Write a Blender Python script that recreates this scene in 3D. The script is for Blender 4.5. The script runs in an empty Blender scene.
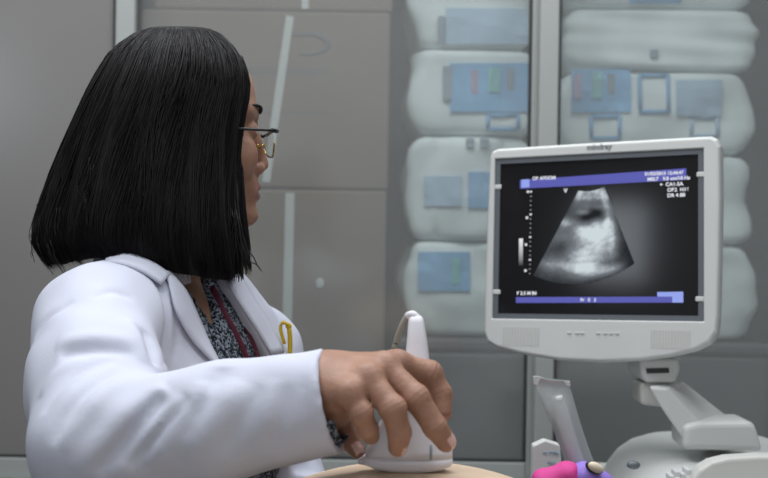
import bpy, bmesh, math, random
import numpy as np
from mathutils import Vector, Matrix

# ------------------------------------------------------------------ camera, world, lights
SC = bpy.context.scene
COL = SC.collection
random.seed(7)
F = 1100.0; CX, CY = 384.0, 239.0; CZ = 1.2
ROLL = math.radians(0.9)
RIGHT = np.array([math.cos(ROLL), 0, math.sin(ROLL)])
UP = np.array([-math.sin(ROLL), 0, math.cos(ROLL)])
FWD = np.array([0.0, 1.0, 0.0])
CAM = np.array([0.0, 0.0, CZ])

cam_d = bpy.data.cameras.new('camera'); cam = bpy.data.objects.new('camera', cam_d); COL.objects.link(cam)
cam_d.sensor_width = 36; cam_d.lens = 36 * F / 768
cam_d.dof.use_dof = True; cam_d.dof.focus_distance = 1.2; cam_d.dof.aperture_fstop = 6.5
cam.matrix_world = Matrix(((RIGHT[0], UP[0], 0, 0), (0, 0, -1, 0), (RIGHT[2], UP[2], 0, CZ), (0, 0, 0, 1)))
cam_d.clip_start = 0.02
SC.camera = cam

SC.view_settings.view_transform = 'Standard'
SC.view_settings.look = 'None'
SC.view_settings.gamma = 1
SC.view_settings.exposure = 0.0

world = bpy.data.worlds.new('world'); SC.world = world
world.use_nodes = True
bg = world.node_tree.nodes['Background']
bg.inputs[0].default_value = (0.95, 0.97, 1.0, 1); bg.inputs[1].default_value = 0.36

def area(name, loc, rot, sx, sy, power, color):
    d = bpy.data.lights.new(name, 'AREA'); d.shape = 'RECTANGLE'; d.size = sx; d.size_y = sy
    d.energy = power; d.color = color
    o = bpy.data.objects.new(name, d); COL.objects.link(o); o.location = loc; o.rotation_euler = rot
    return o
area('ceiling_and_fill_glow', (-0.55, 0.75, 2.72), (0, 0, 0), 1.2, 0.6, 17, (0.93, 0.96, 1.0))
area('ceiling_and_fill_glow', (0.9, 0.6, 2.72), (0, 0, 0), 1.2, 0.6, 10, (0.93, 0.96, 1.0))
area('ceiling_and_fill_glow', (-0.1, 1.6, 2.72), (0, 0, 0), 1.8, 0.4, 25, (0.95, 0.97, 1.0))  # added area lamp that brightens the cabinet contents
area('window_glow', (-2.33, -1.6, 2.0), (math.radians(90), 0, math.radians(-35)), 0.32, 0.42, 6, (0.86, 0.93, 1.0))

# ------------------------------------------------------------------ helpers
def P(px, py, d):
    return CAM + RIGHT * ((px - CX) / F * d) + UP * (-(py - CY) / F * d) + FWD * d

def nrm(v):
    v = np.asarray(v, float); return v / (np.linalg.norm(v) + 1e-12)

def lin(r, g, b):
    def c(x):
        x /= 255.0
        return x / 12.92 if x <= 0.04045 else ((x + 0.055) / 1.055) ** 2.4
    return (c(r), c(g), c(b), 1)

def mat(name, color, rough=0.6, spec=0.5, metal=0.0, var=0.0, vscale=20.0, bump=0.0, bscale=60.0, sss=0.0, var2=None, stretch=None):
    m = bpy.data.materials.new(name); m.use_nodes = True
    nt = m.node_tree; n = nt.nodes; l = nt.links
    b = n['Principled BSDF']
    b.inputs['Base Color'].default_value = color
    b.inputs['Roughness'].default_value = rough
    b.inputs['Metallic'].default_value = metal
    b.inputs['Specular IOR Level'].default_value = spec
    if sss:
        b.inputs['Subsurface Weight'].default_value = sss
        b.inputs['Subsurface Radius'].default_value = (0.008, 0.003, 0.0015)
        b.inputs['Subsurface Scale'].default_value = 0.6
    tc = n.new('ShaderNodeTexCoord')
    src = tc.outputs['Object']
    if stretch:
        mp = n.new('ShaderNodeMapping'); mp.inputs['Scale'].default_value = stretch
        l.new(src, mp.inputs['Vector']); src = mp.outputs['Vector']
    if var:
        t = n.new('ShaderNodeTexNoise'); t.inputs['Scale'].default_value = vscale; t.inputs['Detail'].default_value = 4
        l.new(src, t.inputs['Vector'])
        r = n.new('ShaderNodeValToRGB')
        c2 = var2 or tuple(max(0, c * (1 - var)) for c in color[:3]) + (1,)
        c1 = color if var2 else tuple(min(1, c * (1 + var)) for c in color[:3]) + (1,)
        r.color_ramp.elements[0].position = 0.35; r.color_ramp.elements[1].position = 0.65
        r.color_ramp.elements[0].color = c2; r.color_ramp.elements[1].color = c1
        l.new(t.outputs['Fac'], r.inputs['Fac']); l.new(r.outputs['Color'], b.inputs['Base Color'])
    if bump:
        t2 = n.new('ShaderNodeTexNoise'); t2.inputs['Scale'].default_value = bscale; t2.inputs['Detail'].default_value = 5
        l.new(src, t2.inputs['Vector'])
        bp = n.new('ShaderNodeBump'); bp.inputs['Strength'].default_value = bump; bp.inputs['Distance'].default_value = 0.002
        l.new(t2.outputs['Fac'], bp.inputs['Height']); l.new(bp.outputs['Normal'], b.inputs['Normal'])
    return m

def emit(name, color, strength=1.0):
    m = bpy.data.materials.new(name); m.use_nodes = True
    nt = m.node_tree; nt.nodes.clear()
    e = nt.nodes.new('ShaderNodeEmission'); e.inputs[0].default_value = color; e.inputs[1].default_value = strength
    o = nt.nodes.new('ShaderNodeOutputMaterial'); nt.links.new(e.outputs[0], o.inputs[0])
    return m

WL = {}      # world location of every object made here (parts are built in world space)
def tag(o, label=None, cat=None, group=None, kind=None):
    if label: o['label'] = label
    if cat: o['category'] = cat
    if group: o['group'] = group
    if kind: o['kind'] = kind
    return o

def thing(name, loc, label, cat, group=None):
    o = bpy.data.objects.new(name, None); COL.objects.link(o); o.location = Vector(loc); o.empty_display_size = 0.05
    WL[o.name] = np.array(loc, float)
    return tag(o, label, cat, group)

def link_mesh(name, verts, faces, m, parent=None, origin=None, smooth=False, midx=None):
    """verts in world space; the object's origin sits at `origin`, or at its parent's origin."""
    verts = np.asarray(verts, float)
    base = WL[parent.name] if parent is not None else np.zeros(3)
    org = base if origin is None else np.asarray(origin, float)
    me = bpy.data.meshes.new(name)
    me.from_pydata((verts - org).tolist(), [], [list(map(int, f)) for f in faces])
    for mm in (m if isinstance(m, (list, tuple)) else [m]): me.materials.append(mm)
    if midx is not None: me.polygons.foreach_set('material_index', np.asarray(midx, dtype=np.int32))
    if smooth: me.polygons.foreach_set('use_smooth', np.ones(len(me.polygons), dtype=bool))
    me.update()
    o = bpy.data.objects.new(name, me); COL.objects.link(o)
    WL[o.name] = org
    if parent is not None:
        o.parent = parent; o.location = Vector(org - base)
    else:
        o.location = Vector(org)
    return o

class MB:
    """collects shapes, all in world space, into one mesh"""
    def __init__(s): s.v = []; s.f = []; s.mi = []; s.sm = []
    def add(s, v, f, mi=0, smooth=False):
        k = len(s.v); s.v += [tuple(map(float, p)) for p in v]
        s.f += [tuple(i + k for i in q) for q in f]; s.mi += [mi] * len(f); s.sm += [smooth] * len(f)
    def bm(s, b, mi=0, smooth=False):
        b.verts.index_update()
        s.add([v.co[:] for v in b.verts], [[v.index for v in f.verts] for f in b.faces], mi, smooth); b.free()
    def box(s, lo, hi, bev=0.0, seg=2, mi=0, M=None, smooth=False):
        b = bmesh.new(); bmesh.ops.create_cube(b, size=1)
        lo = np.array(lo, float); hi = np.array(hi, float)
        for v in b.verts:
            v.co = Vector([(lo[i] + hi[i]) / 2 + v.co[i] * (hi[i] - lo[i]) for i in range(3)])
        if bev: bmesh.ops.bevel(b, geom=b.edges[:], offset=bev, segments=seg, affect='EDGES', profile=0.5)
        if M is not None: b.transform(M)
        s.bm(b, mi, smooth)
    def prism(s, pts, off, bev=0.0, seg=2, mi=0, smooth=False, taper=1.0):
        """closed polygon of world points pushed along the vector off"""
        pts = [np.asarray(p, float) for p in pts]; off = np.asarray(off, float)
        b = bmesh.new(); n = len(pts); c = sum(pts) / n
        A = [b.verts.new(p) for p in pts]; B = [b.verts.new(c + (p - c) * taper + off) for p in pts]
        b.faces.new(A); b.faces.new(B[::-1])
        for i in range(n): b.faces.new([A[i], B[i], B[(i + 1) % n], A[(i + 1) % n]])
        bmesh.ops.recalc_face_normals(b, faces=b.faces[:])
        if bev:
            ed = [e for e in b.edges if e.calc_face_angle(0) > 0.35]
            bmesh.ops.bevel(b, geom=ed, offset=bev, segments=seg, affect='EDGES', profile=0.5)
        s.bm(b, mi, smooth)
    def tube(s, pts, rad, n=10, mi=0, cap=True, flat=1.0, upv=None):
        pts = [np.asarray(p, float) for p in pts]
        if np.isscalar(rad): rad = [rad] * len(pts)
        V = []; Fc = []; ref = np.array([0, 0, 1.0]) if upv is None else np.asarray(upv, float)
        for i, p in enumerate(pts):
            t = nrm(pts[min(i + 1, len(pts) - 1)] - pts[max(i - 1, 0)])
            r = ref if abs(np.dot(ref, t)) < 0.95 else np.array([1.0, 0, 0])
            a = nrm(np.cross(t, r)); bb = nrm(np.cross(a, t))
            for k in range(n):
                th = 2 * math.pi * k / n
                V.append(p + rad[i] * (a * math.cos(th) + bb * math.sin(th) * flat))
        for i in range(len(pts) - 1):
            for k in range(n):
                k2 = (k + 1) % n
                Fc.append((i * n + k, i * n + k2, (i + 1) * n + k2, (i + 1) * n + k))
        if cap:
            Fc.append(tuple(range(n - 1, -1, -1))); Fc.append(tuple(len(pts) * n - n + k for k in range(n)))
        s.add(V, Fc, mi, True)
    def ellipsoid(s, c, r, n=16, mi=0, M=None):
        b = bmesh.new(); bmesh.ops.create_uvsphere(b, u_segments=n, v_segments=n // 2 + 2, radius=1)
        for v in b.verts: v.co = Vector((v.co.x * r[0], v.co.y * r[1], v.co.z * r[2]))
        if M is not None: b.transform(M)
        bmesh.ops.translate(b, verts=b.verts[:], vec=Vector(c)); s.bm(b, mi, True)
    def build(s, name, m, parent=None, origin=None, smooth=None):
        o = link_mesh(name, s.v, s.f, m, parent, origin, False, s.mi)
        fl = np.array(s.sm if smooth is None else [smooth] * len(s.f), dtype=bool)
        o.data.polygons.foreach_set('use_smooth', fl); o.data.update()
        return o

def spline(pts, n):
    """Catmull-Rom through the points"""
    pts = [np.asarray(p, float) for p in pts]
    Q = [2 * pts[0] - pts[1]] + pts + [2 * pts[-1] - pts[-2]]
    out = []
    m = len(pts) - 1
    for i in range(n):
        t = i / (n - 1) * m; k = min(int(t), m - 1); u = t - k
        a, b, c, d = Q[k:k + 4]
        out.append(0.5 * ((2 * b) + (c - a) * u + (2 * a - 5 * b + 4 * c - d) * u * u + (3 * b - a - 3 * c + d) * u ** 3))
    return out

# ------------------------------------------------------------------ implicit surfaces -> one continuous mesh
def smin(a, b, k):
    h = np.clip(0.5 + 0.5 * (b - a) / k, 0, 1)
    return b + (a - b) * h - k * h * (1 - h)
def smax(a, b, k): return -smin(-a, -b, k)

def cone(p, a, b, ra, rb):
    a = np.asarray(a, np.float32); ba = np.asarray(b, np.float32) - a
    d = p - a; h = np.clip(d @ ba / max(float(ba @ ba), 1e-9), 0, 1)
    return np.sqrt(((d - h[..., None] * ba) ** 2).sum(-1)) - (ra + (rb - ra) * h)

def ell(p, c, r, R=None):
    d = p - np.asarray(c, np.float32)
    if R is not None: d = d @ np.asarray(R, np.float32)          # columns of R = the ellipsoid's axes
    r = np.asarray(r, np.float32)
    k0 = np.sqrt(((d / r) ** 2).sum(-1)); k1 = np.sqrt(((d / r ** 2) ** 2).sum(-1)) + 1e-9
    return k0 * (k0 - 1) / k1

def nets(f, lo, hi, h):
    lo = np.array(lo, float); hi = np.array(hi, float)
    n = np.ceil((hi - lo) / h).astype(int) + 1
    ax = [(lo[i] + h * np.arange(n[i])).astype(np.float32) for i in range(3)]
    D = np.empty(n, np.float32)
    step = max(1, int(400000 // (n[1] * n[2])))
    for i in range(0, n[0], step):
        X, Y, Z = np.meshgrid(ax[0][i:i + step], ax[1], ax[2], indexing='ij')
        D[i:i + step] = f(np.stack([X, Y, Z], -1))
    S = D < 0
    c8 = [(a, b, c) for a in (0, 1) for b in (0, 1) for c in (0, 1)]
    sub = lambda A, o: A[o[0]:n[0] - 1 + o[0], o[1]:n[1] - 1 + o[1], o[2]:n[2] - 1 + o[2]]
    cnt = sum(sub(S, o).astype(np.int8) for o in c8)
    act = (cnt > 0) & (cnt < 8)
    idx = -np.ones(act.shape, np.int64); A = np.argwhere(act); idx[act] = np.arange(len(A))
    acc = np.zeros((len(A), 3)); w = np.zeros(len(A))
    vals = {o: D[A[:, 0] + o[0], A[:, 1] + o[1], A[:, 2] + o[2]] for o in c8}
    for o in c8:
        for k in range(3):
            if o[k] == 0:
                q = list(o); q[k] = 1; q = tuple(q)
                v0, v1 = vals[o], vals[q]; m = (v0 < 0) != (v1 < 0)
                t = np.where(m, v0 / np.where(m, v0 - v1, 1), 0)
                pt = np.array(o, float)[None] + t[:, None] * np.eye(3)[k][None]
                acc[m] += pt[m]; w[m] += 1
    V = lo + h * (A + acc / w[:, None])
    Fs = []
    for k in range(3):
        a, b = (k + 1) % 3, (k + 2) % 3
        s0 = [slice(0, n[i]) for i in range(3)]; s0[k] = slice(0, n[k] - 1); s0[a] = slice(1, n[a] - 1); s0[b] = slice(1, n[b] - 1)
        s1 = list(s0); s1[k] = slice(1, n[k])
        p0, p1 = S[tuple(s0)], S[tuple(s1)]
        E = np.argwhere(p0 != p1)
        if not len(E): continue
        fl = p0[tuple(E.T)]
        E[:, a] += 1; E[:, b] += 1
        def at(da, db):
            q = E.copy(); q[:, a] += da; q[:, b] += db
            return idx[q[:, 0], q[:, 1], q[:, 2]]
        Q = np.stack([at(-1, -1), at(0, -1), at(0, 0), at(-1, 0)], 1)
        Q[~fl] = Q[~fl][:, ::-1]
        Fs.append(Q)
    return V, np.concatenate(Fs)

def march(f, px, py, d0, d1, step=0.002):
    """the first point of the surface f on the line of sight through a picture point"""
    ds = np.arange(d0, d1, step); pts = np.array([P(px, py, d) for d in ds], np.float32)
    v = f(pts); k = np.argmax(v < 0)
    if not (v < 0).any(): k = int(np.argmin(v))
    return pts[k].astype(float)

# ------------------------------------------------------------------ materials
M_wall = mat('painted_wall', lin(176, 180, 180), 0.8)
M_floor = mat('floor_vinyl', lin(140, 142, 140), 0.45, var=0.06, vscale=6)
M_alu = mat('aluminium', lin(166, 170, 168), 0.42, metal=0.1, bump=0.05, bscale=200)
M_rubber = mat('dark_gasket', lin(46, 48, 48), 0.7)
M_panel = mat('grey_laminate', lin(128, 126, 124), 0.24, spec=0.5, var=0.02, vscale=3)
M_carc = mat('cabinet_inside', lin(100, 104, 108), 0.7)
M_card = mat('grey_brown_cardboard', lin(134, 123, 112), 0.85, var=0.03, vscale=8, bump=0.1, bscale=120)
M_tape = mat('pale_tape', lin(214, 218, 216), 0.5)
M_print = mat('faded_print', lin(116, 116, 118), 0.8)
M_bin = mat('dark_grey_plastic', lin(100, 101, 104), 0.6)
M_wrap = mat('pale_wrapping', lin(236, 248, 248), 0.45, var=0.08, vscale=9, bump=0.25, bscale=25)
M_blue = mat('blue_print', lin(134, 190, 232), 0.5, var=0.08, vscale=14)
M_paleblue = mat('faded_blue_print', lin(186, 214, 236), 0.5)
M_red = mat('red_print', lin(180, 166, 194), 0.5)
M_green = mat('green_print', lin(140, 205, 205), 0.5)
M_grey = mat('grey_print', lin(150, 168, 180), 0.5)
M_white = mat('white_print', lin(198, 206, 204), 0.5)
M_dev = mat('device_plastic', lin(206, 208, 206), 0.42, var=0.015, vscale=12)
M_dev2 = mat('device_plastic_darker', lin(196, 197, 192), 0.45)  # slightly darker, warmer tone of the device plastic
M_devdark = mat('device_dark_plastic', lin(52, 52, 50), 0.5)
M_bezel = mat('bezel_grey', lin(96, 102, 108), 0.35)
M_skin = mat('skin', lin(163, 124, 104), 0.5, spec=0.4, var=0.09, vscale=55, bump=0.3, bscale=320, sss=0.06)
M_skin2 = mat('patient_skin', lin(206, 182, 156), 0.5, spec=0.4, var=0.04, vscale=30, bump=0.08, bscale=200, sss=0.12)
M_nail = mat('fingernail', lin(226, 186, 176), 0.25, spec=0.6)
M_lip = mat('lips', lin(140, 84, 80), 0.4)
M_eye = mat('eye_white', lin(210, 206, 200), 0.2)
M_iris = mat('iris', lin(30, 20, 16), 0.15)
M_hair = mat('black_hair', lin(22, 20, 21), 0.55, spec=0.30)
M_coat = mat('white_coat_cotton', lin(202, 205, 219), 0.8, spec=0.2, bump=0.12, bscale=500)
M_seam = mat('coat_stitching', lin(196, 197, 208), 0.85, spec=0.2)
M_trouser = mat('dark_trousers', lin(40, 42, 50), 0.8)
M_shoe = mat('shoe_leather', lin(30, 28, 28), 0.4)
M_black = mat('black_frame', lin(20, 20, 24), 0.3)
M_gold = mat('gold_metal', lin(190, 165, 95), 0.25, metal=1.0)
M_maroon = mat('maroon_ribbon', lin(96, 28, 52), 0.6)
M_yellow = mat('yellow_plastic', lin(206, 176, 40), 0.4)
M_steel = mat('steel', lin(200, 200, 205), 0.2, metal=1.0)
M_probe = mat('probe_plastic', lin(232, 230, 236), 0.35)
M_lens = mat('probe_lens', lin(200, 202, 202), 0.4)
M_cable = mat('grey_cable', lin(160, 158, 146), 0.5)
M_pink = mat('pink_fabric', lin(212, 66, 146), 0.7, bump=0.3, bscale=90)
M_purple = mat('purple_fabric', lin(150, 124, 214), 0.65, bump=0.2, bscale=90)
M_cream = mat('cream_plastic', lin(226, 214, 190), 0.5)
M_bed = mat('bed_vinyl', lin(90, 110, 120), 0.5)
M_sheet = mat('pale_sheet', lin(190, 200, 205), 0.85)

def lace_material():
    m = mat('lace_print_fabric', lin(40, 46, 58), 0.85, spec=0.2)
    nt = m.node_tree; n = nt.nodes; l = nt.links; b = n['Principled BSDF']
    tc = n.new('ShaderNodeTexCoord')
    t = n.new('ShaderNodeTexNoise'); t.inputs['Scale'].default_value = 185; t.inputs['Detail'].default_value = 5; t.inputs['Distortion'].default_value = 1.6
    l.new(tc.outputs['Object'], t.inputs['Vector'])
    r = n.new('ShaderNodeValToRGB'); e = r.color_ramp.elements
    e[0].position = 0.47; e[0].color = lin(26, 31, 42); e[1].position = 0.58; e[1].color = lin(140, 150, 162)
    l.new(t.outputs['Fac'], r.inputs['Fac']); l.new(r.outputs['Color'], b.inputs['Base Color'])
    return m
M_lace = lace_material()

def glass_material(name, haze, haze_col, gloss=0.06, rough=0.12):
    m = bpy.data.materials.new(name); m.use_nodes = True
    nt = m.node_tree; n = nt.nodes; l = nt.links; n.clear()
    o = n.new('ShaderNodeOutputMaterial')
    tr = n.new('ShaderNodeBsdfTransparent'); tr.inputs[0].default_value = (0.95, 0.965, 0.96, 1)
    di = n.new('ShaderNodeBsdfDiffuse'); di.inputs[0].default_value = haze_col
    gl = n.new('ShaderNodeBsdfGlossy'); gl.inputs['Roughness'].default_value = rough
    m1 = n.new('ShaderNodeMixShader'); m2 = n.new('ShaderNodeMixShader')
    tc = n.new('ShaderNodeTexCoord'); ns = n.new('ShaderNodeTexNoise'); ns.inputs['Scale'].default_value = 2.2; ns.inputs['Detail'].default_value = 4
    mr = n.new('ShaderNodeMapRange'); mr.inputs['From Min'].default_value = 0.3; mr.inputs['From Max'].default_value = 0.7
    mr.inputs['To Min'].default_value = haze * 0.85; mr.inputs['To Max'].default_value = haze * 1.15
    l.new(tc.outputs['Object'], ns.inputs['Vector']); l.new(ns.outputs['Fac'], mr.inputs['Value']); l.new(mr.outputs[0], m1.inputs[0])
    l.new(tr.outputs[0], m1.inputs[1]); l.new(di.outputs[0], m1.inputs[2])
    m2.inputs[0].default_value = gloss
    l.new(m1.outputs[0], m2.inputs[1]); l.new(gl.outputs[0], m2.inputs[2]); l.new(m2.outputs[0], o.inputs[0])
    return m
M_glass = glass_material('hazy_cabinet_glass', 0.17, lin(182, 184, 184))  # diffuse mix paints the reflected haze on the panes into their colour
M_clear = glass_material('clear_plastic', 0.42, lin(200, 206, 208), 0.10, 0.2)
M_lensglass = glass_material('spectacle_glass', 0.04, lin(200, 200, 190), 0.10, 0.03)

# ------------------------------------------------------------------ room shell
def struct(name, lo, hi, m):
    b = MB(); b.box(lo, hi); o = b.build(name, m, origin=[(lo[i] + hi[i]) / 2 for i in range(3)]); o['kind'] = 'structure'; return o
struct('floor', (-2.6, -2.2, -0.1), (2.6, 2.95, 0), M_floor)
struct('wall_left', (-2.7, -2.2, 0), (-2.6, 2.95, 2.8), mat('grey_wall', lin(112, 110, 106), 0.8))
struct('wall_right', (2.6, -2.2, 0), (2.7, 2.95, 2.8), mat('grey_wall', lin(112, 110, 106), 0.8))  # unseen side wall, added to cut ambient light on the face
struct('wall_back', (-2.6, 2.85, 0), (2.6, 2.95, 2.8), M_wall)

# ------------------------------------------------------------------ glass-fronted storage cabinet
GY = 2.28
ZB, ZT = 0.69, 2.02            # bottom and top of the sliding doors
cab = thing('storage_cabinet', (0, 2.5, 0), 'tall aluminium framed storage cabinet with sliding glass doors along the back wall', 'cabinet')
b = MB()
b.box((-1.6, 2.30, 0.02), (1.6, 2.80, 0.70)); b.box((-1.6, 2.27, ZT), (1.6, 2.80, ZT + 0.08))
b.box((-1.6, 2.78, 0.70), (1.6, 2.80, ZT)); b.box((-1.6, 2.34, 0.70), (-1.575, 2.78, ZT)); b.box((1.575, 2.34, 0.70), (1.6, 2.78, ZT))
b.box((-0.60, 2.34, 0.70), (-0.575, 2.78, ZT))
b.build('carcass', M_carc, cab)
b = MB(); b.box((-1.6, 2.262, 0.655), (1.6, 2.345, 0.688), 0.003); b.box((-1.6, 2.262, 2.0), (1.6, 2.345, 2.035), 0.003)
b.build('door_track', M_alu, cab)
def sliding_door(x0, x1, y, glass, w=0.040, wl=None):
    wl = wl or w
    b = MB(); t = 0.024
    b.box((x0, y, ZB), (x0 + wl, y + t, 2.0), 0.003); b.box((x1 - w, y, ZB), (x1, y + t, 2.0), 0.003)
    b.box((x0 + wl, y, ZB), (x1 - w, y + t, ZB + 0.045), 0.003); b.box((x0 + wl, y, 1.96), (x1 - w, y + t, 2.0), 0.003)
    d = b.build('sliding_door', M_alu, cab)
    b = MB()
    zz = (ZB + 0.045, 1.96)
    for xa in (x0 + wl, x1 - w - 0.005):
        b.box((xa, y + 0.002, zz[0]), (xa + 0.005, y + t - 0.002, zz[1]))
    b.box((x0 + wl, y + 0.002, zz[0]), (x1 - w, y + t - 0.002, zz[0] + 0.005))
    b.build('gasket', M_rubber, d)
    b = MB(); b.box((x0 + wl + 0.005, y + 0.009, zz[0] + 0.005), (x1 - w - 0.005, y + 0.014, zz[1]))
    b.build('pane', glass, d)
sliding_door(-1.50, -0.524, GY, M_panel)
sliding_door(-0.575, 0.345, GY + 0.030, M_glass)
sliding_door(0.317, 1.40, GY, M_glass)

# cardboard boxes behind the left glass door
def cardboard_box(x0, x1, z0, z1, y0, y1, label, tapes, ring=None):
    t = thing('cardboard_box', ((x0 + x1) / 2, (y0 + y1) / 2, z0), label, 'box', 'cardboard boxes behind the glass')
    b = MB(); b.box((x0, y0, z0), (x1, y1, z1), 0.006)
    o = b.build('carton', M_card, t)
    for (pa, pb, w) in tapes:
        A = P(pa[0], pa[1], y0 - 0.0015); B = P(pb[0], pb[1], y0 - 0.0015)
        A[2] = min(max(A[2], z0 + 0.004), z1 - 0.004); B[2] = min(max(B[2], z0 + 0.004), z1 - 0.004)
        d = nrm(B - A); s = np.cross(d, [0, 1, 0]) * w / 2
        b = MB(); b.prism([A - s, A + s, B + s, B - s], (0, 0.0012, 0)); b.build('tape_strip', M_tape, t)
    if not ring and z1 - z0 > 0.5:
        q = P(320, 283, y0 - 0.001); b = MB(); b.ellipsoid(q, (0.009, 0.0012, 0.011), 16); b.build('round_sticker', M_tape, t)
    if ring:
        b = MB(); cx, cy, rx, ry = ring
        pts = [P(cx + rx * math.cos(a), cy + ry * math.sin(a), y0 - 0.001) for a in np.linspace(-2.2, 1.9, 30)]
        b.tube(pts, [0.006 * (0.4 + 0.6 * math.sin(math.pi * i / 29)) for i in range(30)], 6, flat=0.15, upv=(0, 1, 0))
        b.build('printed_ring', M_print, t)
        for y in (68, 72.5, 112):
            b = MB(); A = P(cx - 58, y, y0 - 0.0008); B = P(cx + 24, y, y0 - 0.0008)
            b.box((A[0], y0 - 0.0008, A[2] - 0.002), (B[0], y0 + 0.001, A[2] + 0.002)); b.build('printed_line', M_print, t)
    return t
BY = 2.40
cardboard_box(-0.535, 0.004, 0.702, 1.305, BY, 2.72, 'tall grey-brown cardboard box with upright tape at the bottom of the stack', [((290, 193), (287, 332), 0.020)])
cardboard_box(-0.538, 0.006, 1.307, 1.694, BY, 2.72, 'grey-brown cardboard box with slanting tape and faded ring print', [((290, 16), (266, 182), 0.017)], (306, 44, 22, 10))
cardboard_box(-0.51, 0.010, 1.696, 1.97, BY + 0.004, 2.72, 'grey-brown cardboard box on top of the stack behind glass', [((305, -50), (305, 11), 0.015)])

# grey bins under the packs
def bin_(x0, x1, label):
    t = thing('storage_bin', ((x0 + x1) / 2, 2.6, 0.702), label, 'bin', 'dark grey bins in the cabinet')
    b = MB(); b.box((x0, 2.44, 0.702), (x1, 2.74, 0.952), 0.01); b.build('tub', M_bin, t)
    b = MB(); b.box((x0 - 0.004, 2.436, 0.954), (x1 + 0.004, 2.744, 0.981), 0.008); b.build('lid', M_bin, t)
bin_(0.03, 0.355, 'dark grey bin under the narrow column of wrapped packs, behind the hand')
bin_(0.385, 0.86, 'dark grey bin under the wide column of wrapped packs, behind the monitor')

# plastic-wrapped supply packs
def nz(p, s, seed):
    rs = np.random.RandomState(seed); o = np.zeros(p.shape[:-1])
    for k in range(5):
        d = rs.normal(size=3); d /= np.linalg.norm(d); o += np.sin((p @ d) * s * (1 + 0.45 * k) + rs.uniform(0, 6.28)) / (1 + 0.5 * k)
    return o / 2.5
def pack(x0, x1, py0, py1, label, marks, bulge=0.02, seed=0, y0=2.45):
    z1 = P(380, py0, y0)[2]; z0 = P(380, py1, y0)[2] + 0.001
    cx, cz = (x0 + x1) / 2, (z0 + z1) / 2
    t = thing('wrapped_pack', (cx, y0 + 0.13, z0), label, 'wrapped pack', 'plastic wrapped packs behind the glass')
    b = bmesh.new(); bmesh.ops.create_cube(b, size=2)
    bmesh.ops.subdivide_edges(b, edges=b.edges[:], cuts=15, use_grid_fill=True)
    V = np.array([v.co[:] for v in b.verts])
    ex = 16.0
    r = (np.abs(V) ** ex).sum(-1) ** (1 / ex)
    V = V / r[:, None]
    W = V * np.array([(x1 - x0) / 2 + bulge, 0.15, (z1 - z0) / 2])
    W[:, 0] += np.sign(V[:, 0]) * bulge * (-(V[:, 2] ** 2)) * (np.abs(V[:, 0]) > .6)
    nn = nz(V, 4, seed) * 0.016 + nz(V, 11, seed + 9) * 0.003
    W = W - V * np.array([1.0, .6, 0.02]) * (nn[:, None] + 0.010)
    W += np.array([cx, y0 + 0.15, cz])
    bmesh.ops.recalc_face_normals(b, faces=b.faces[:])
    b.verts.index_update()
    link_mesh('wrapping', W, [[v.index for v in f.verts] for f in b.faces], M_wrap, t, smooth=True); b.free()
    # printed panels, following the front of the pack
    def front(px, py):
        q = P(px, py, y0); u = (q[0] - cx) / ((x1 - x0) / 2); w = (q[2] - cz) / ((z1 - z0) / 2)
        u = min(max(u, -0.93), 0.93); w = min(max(w, -0.9), 0.9)
        k = (1 - min(0.98, abs(u) ** ex + abs(w) ** ex)) ** (1 / ex)
        i = np.argmin(((W - np.array([q[0], y0, q[2]])) ** 2).sum(-1))
        return np.array([q[0], W[i][1] - 0.004, q[2]])
    for (name, a, c, m, *rest) in marks:
        nx_, ny_ = 6, 4
        G = [[front(a[0] + (c[0] - a[0]) * i / nx_, a[1] + (c[1] - a[1]) * j / ny_) for i in range(nx_ + 1)] for j in range(ny_ + 1)]
        if rest:                                   # outlined square
            w = 0.0045; e = [G[0][0], G[0][-1], G[-1][-1], G[-1][0], G[0][0]]
            bb = MB()
            for i in range(4): bb.tube([e[i] + (e[i] - e[i + 1]) * 0.02, e[i + 1]], w, 6, flat=0.25, upv=(0, 1, 0))
            bb.build(name, m, t); continue
        v = [p for row in G for p in row]; off = 0.002 if m is M_blue or m is M_paleblue else 0.0045
        v = [p - np.array([0, off, 0]) for p in v] ; n = len(v)
        v += [p + np.array([0, 0.004, 0]) for p in v]
        f = []
        W1 = nx_ + 1
        for j in range(ny_):
            for i in range(nx_):
                q = (j * W1 + i, j * W1 + i + 1, (j + 1) * W1 + i + 1, (j + 1) * W1 + i); f.append(q); f.append(tuple(k + n for k in q[::-1]))
        rim = [i for i in range(W1)] + [j * W1 + nx_ for j in range(1, ny_ + 1)] + [ny_ * W1 + i for i in range(nx_ - 1, -1, -1)] + [j * W1 for j in range(ny_ - 1, 0, -1)]
        for i in range(len(rim)): a_, b_ = rim[i], rim[(i + 1) % len(rim)]; f.append((a_, a_ + n, b_ + n, b_))
        link_mesh(name, v, f, m, t, smooth=False)
LX0, LX1, RX0, RX1 = 0.055, 0.325, 0.400, 0.815
pack(LX0, LX1, -62, 47, 'wrapped pack with wide pale blue panel topping the narrow column', [('printed_panel', (446, 8), (528, 44), M_paleblue), ('printed_stripe', (438, 16), (445, 44), M_grey)], seed=1)
pack(LX0, LX1, 47, 134, 'wrapped pack with vivid striped blue panel in the narrow column beside the door frame', [
    ('printed_panel', (450, 63), (529, 112), M_blue), ('printed_stripe', (443, 66), (452, 100), M_grey), ('printed_stripe', (471, 70), (478, 94), M_red),
    ('printed_stripe', (488, 68), (500, 92), M_green), ('printed_stripe', (507, 68), (514, 90), M_grey), ('printed_square', (488, 115), (518, 129), M_blue, 1)], seed=2)
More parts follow.
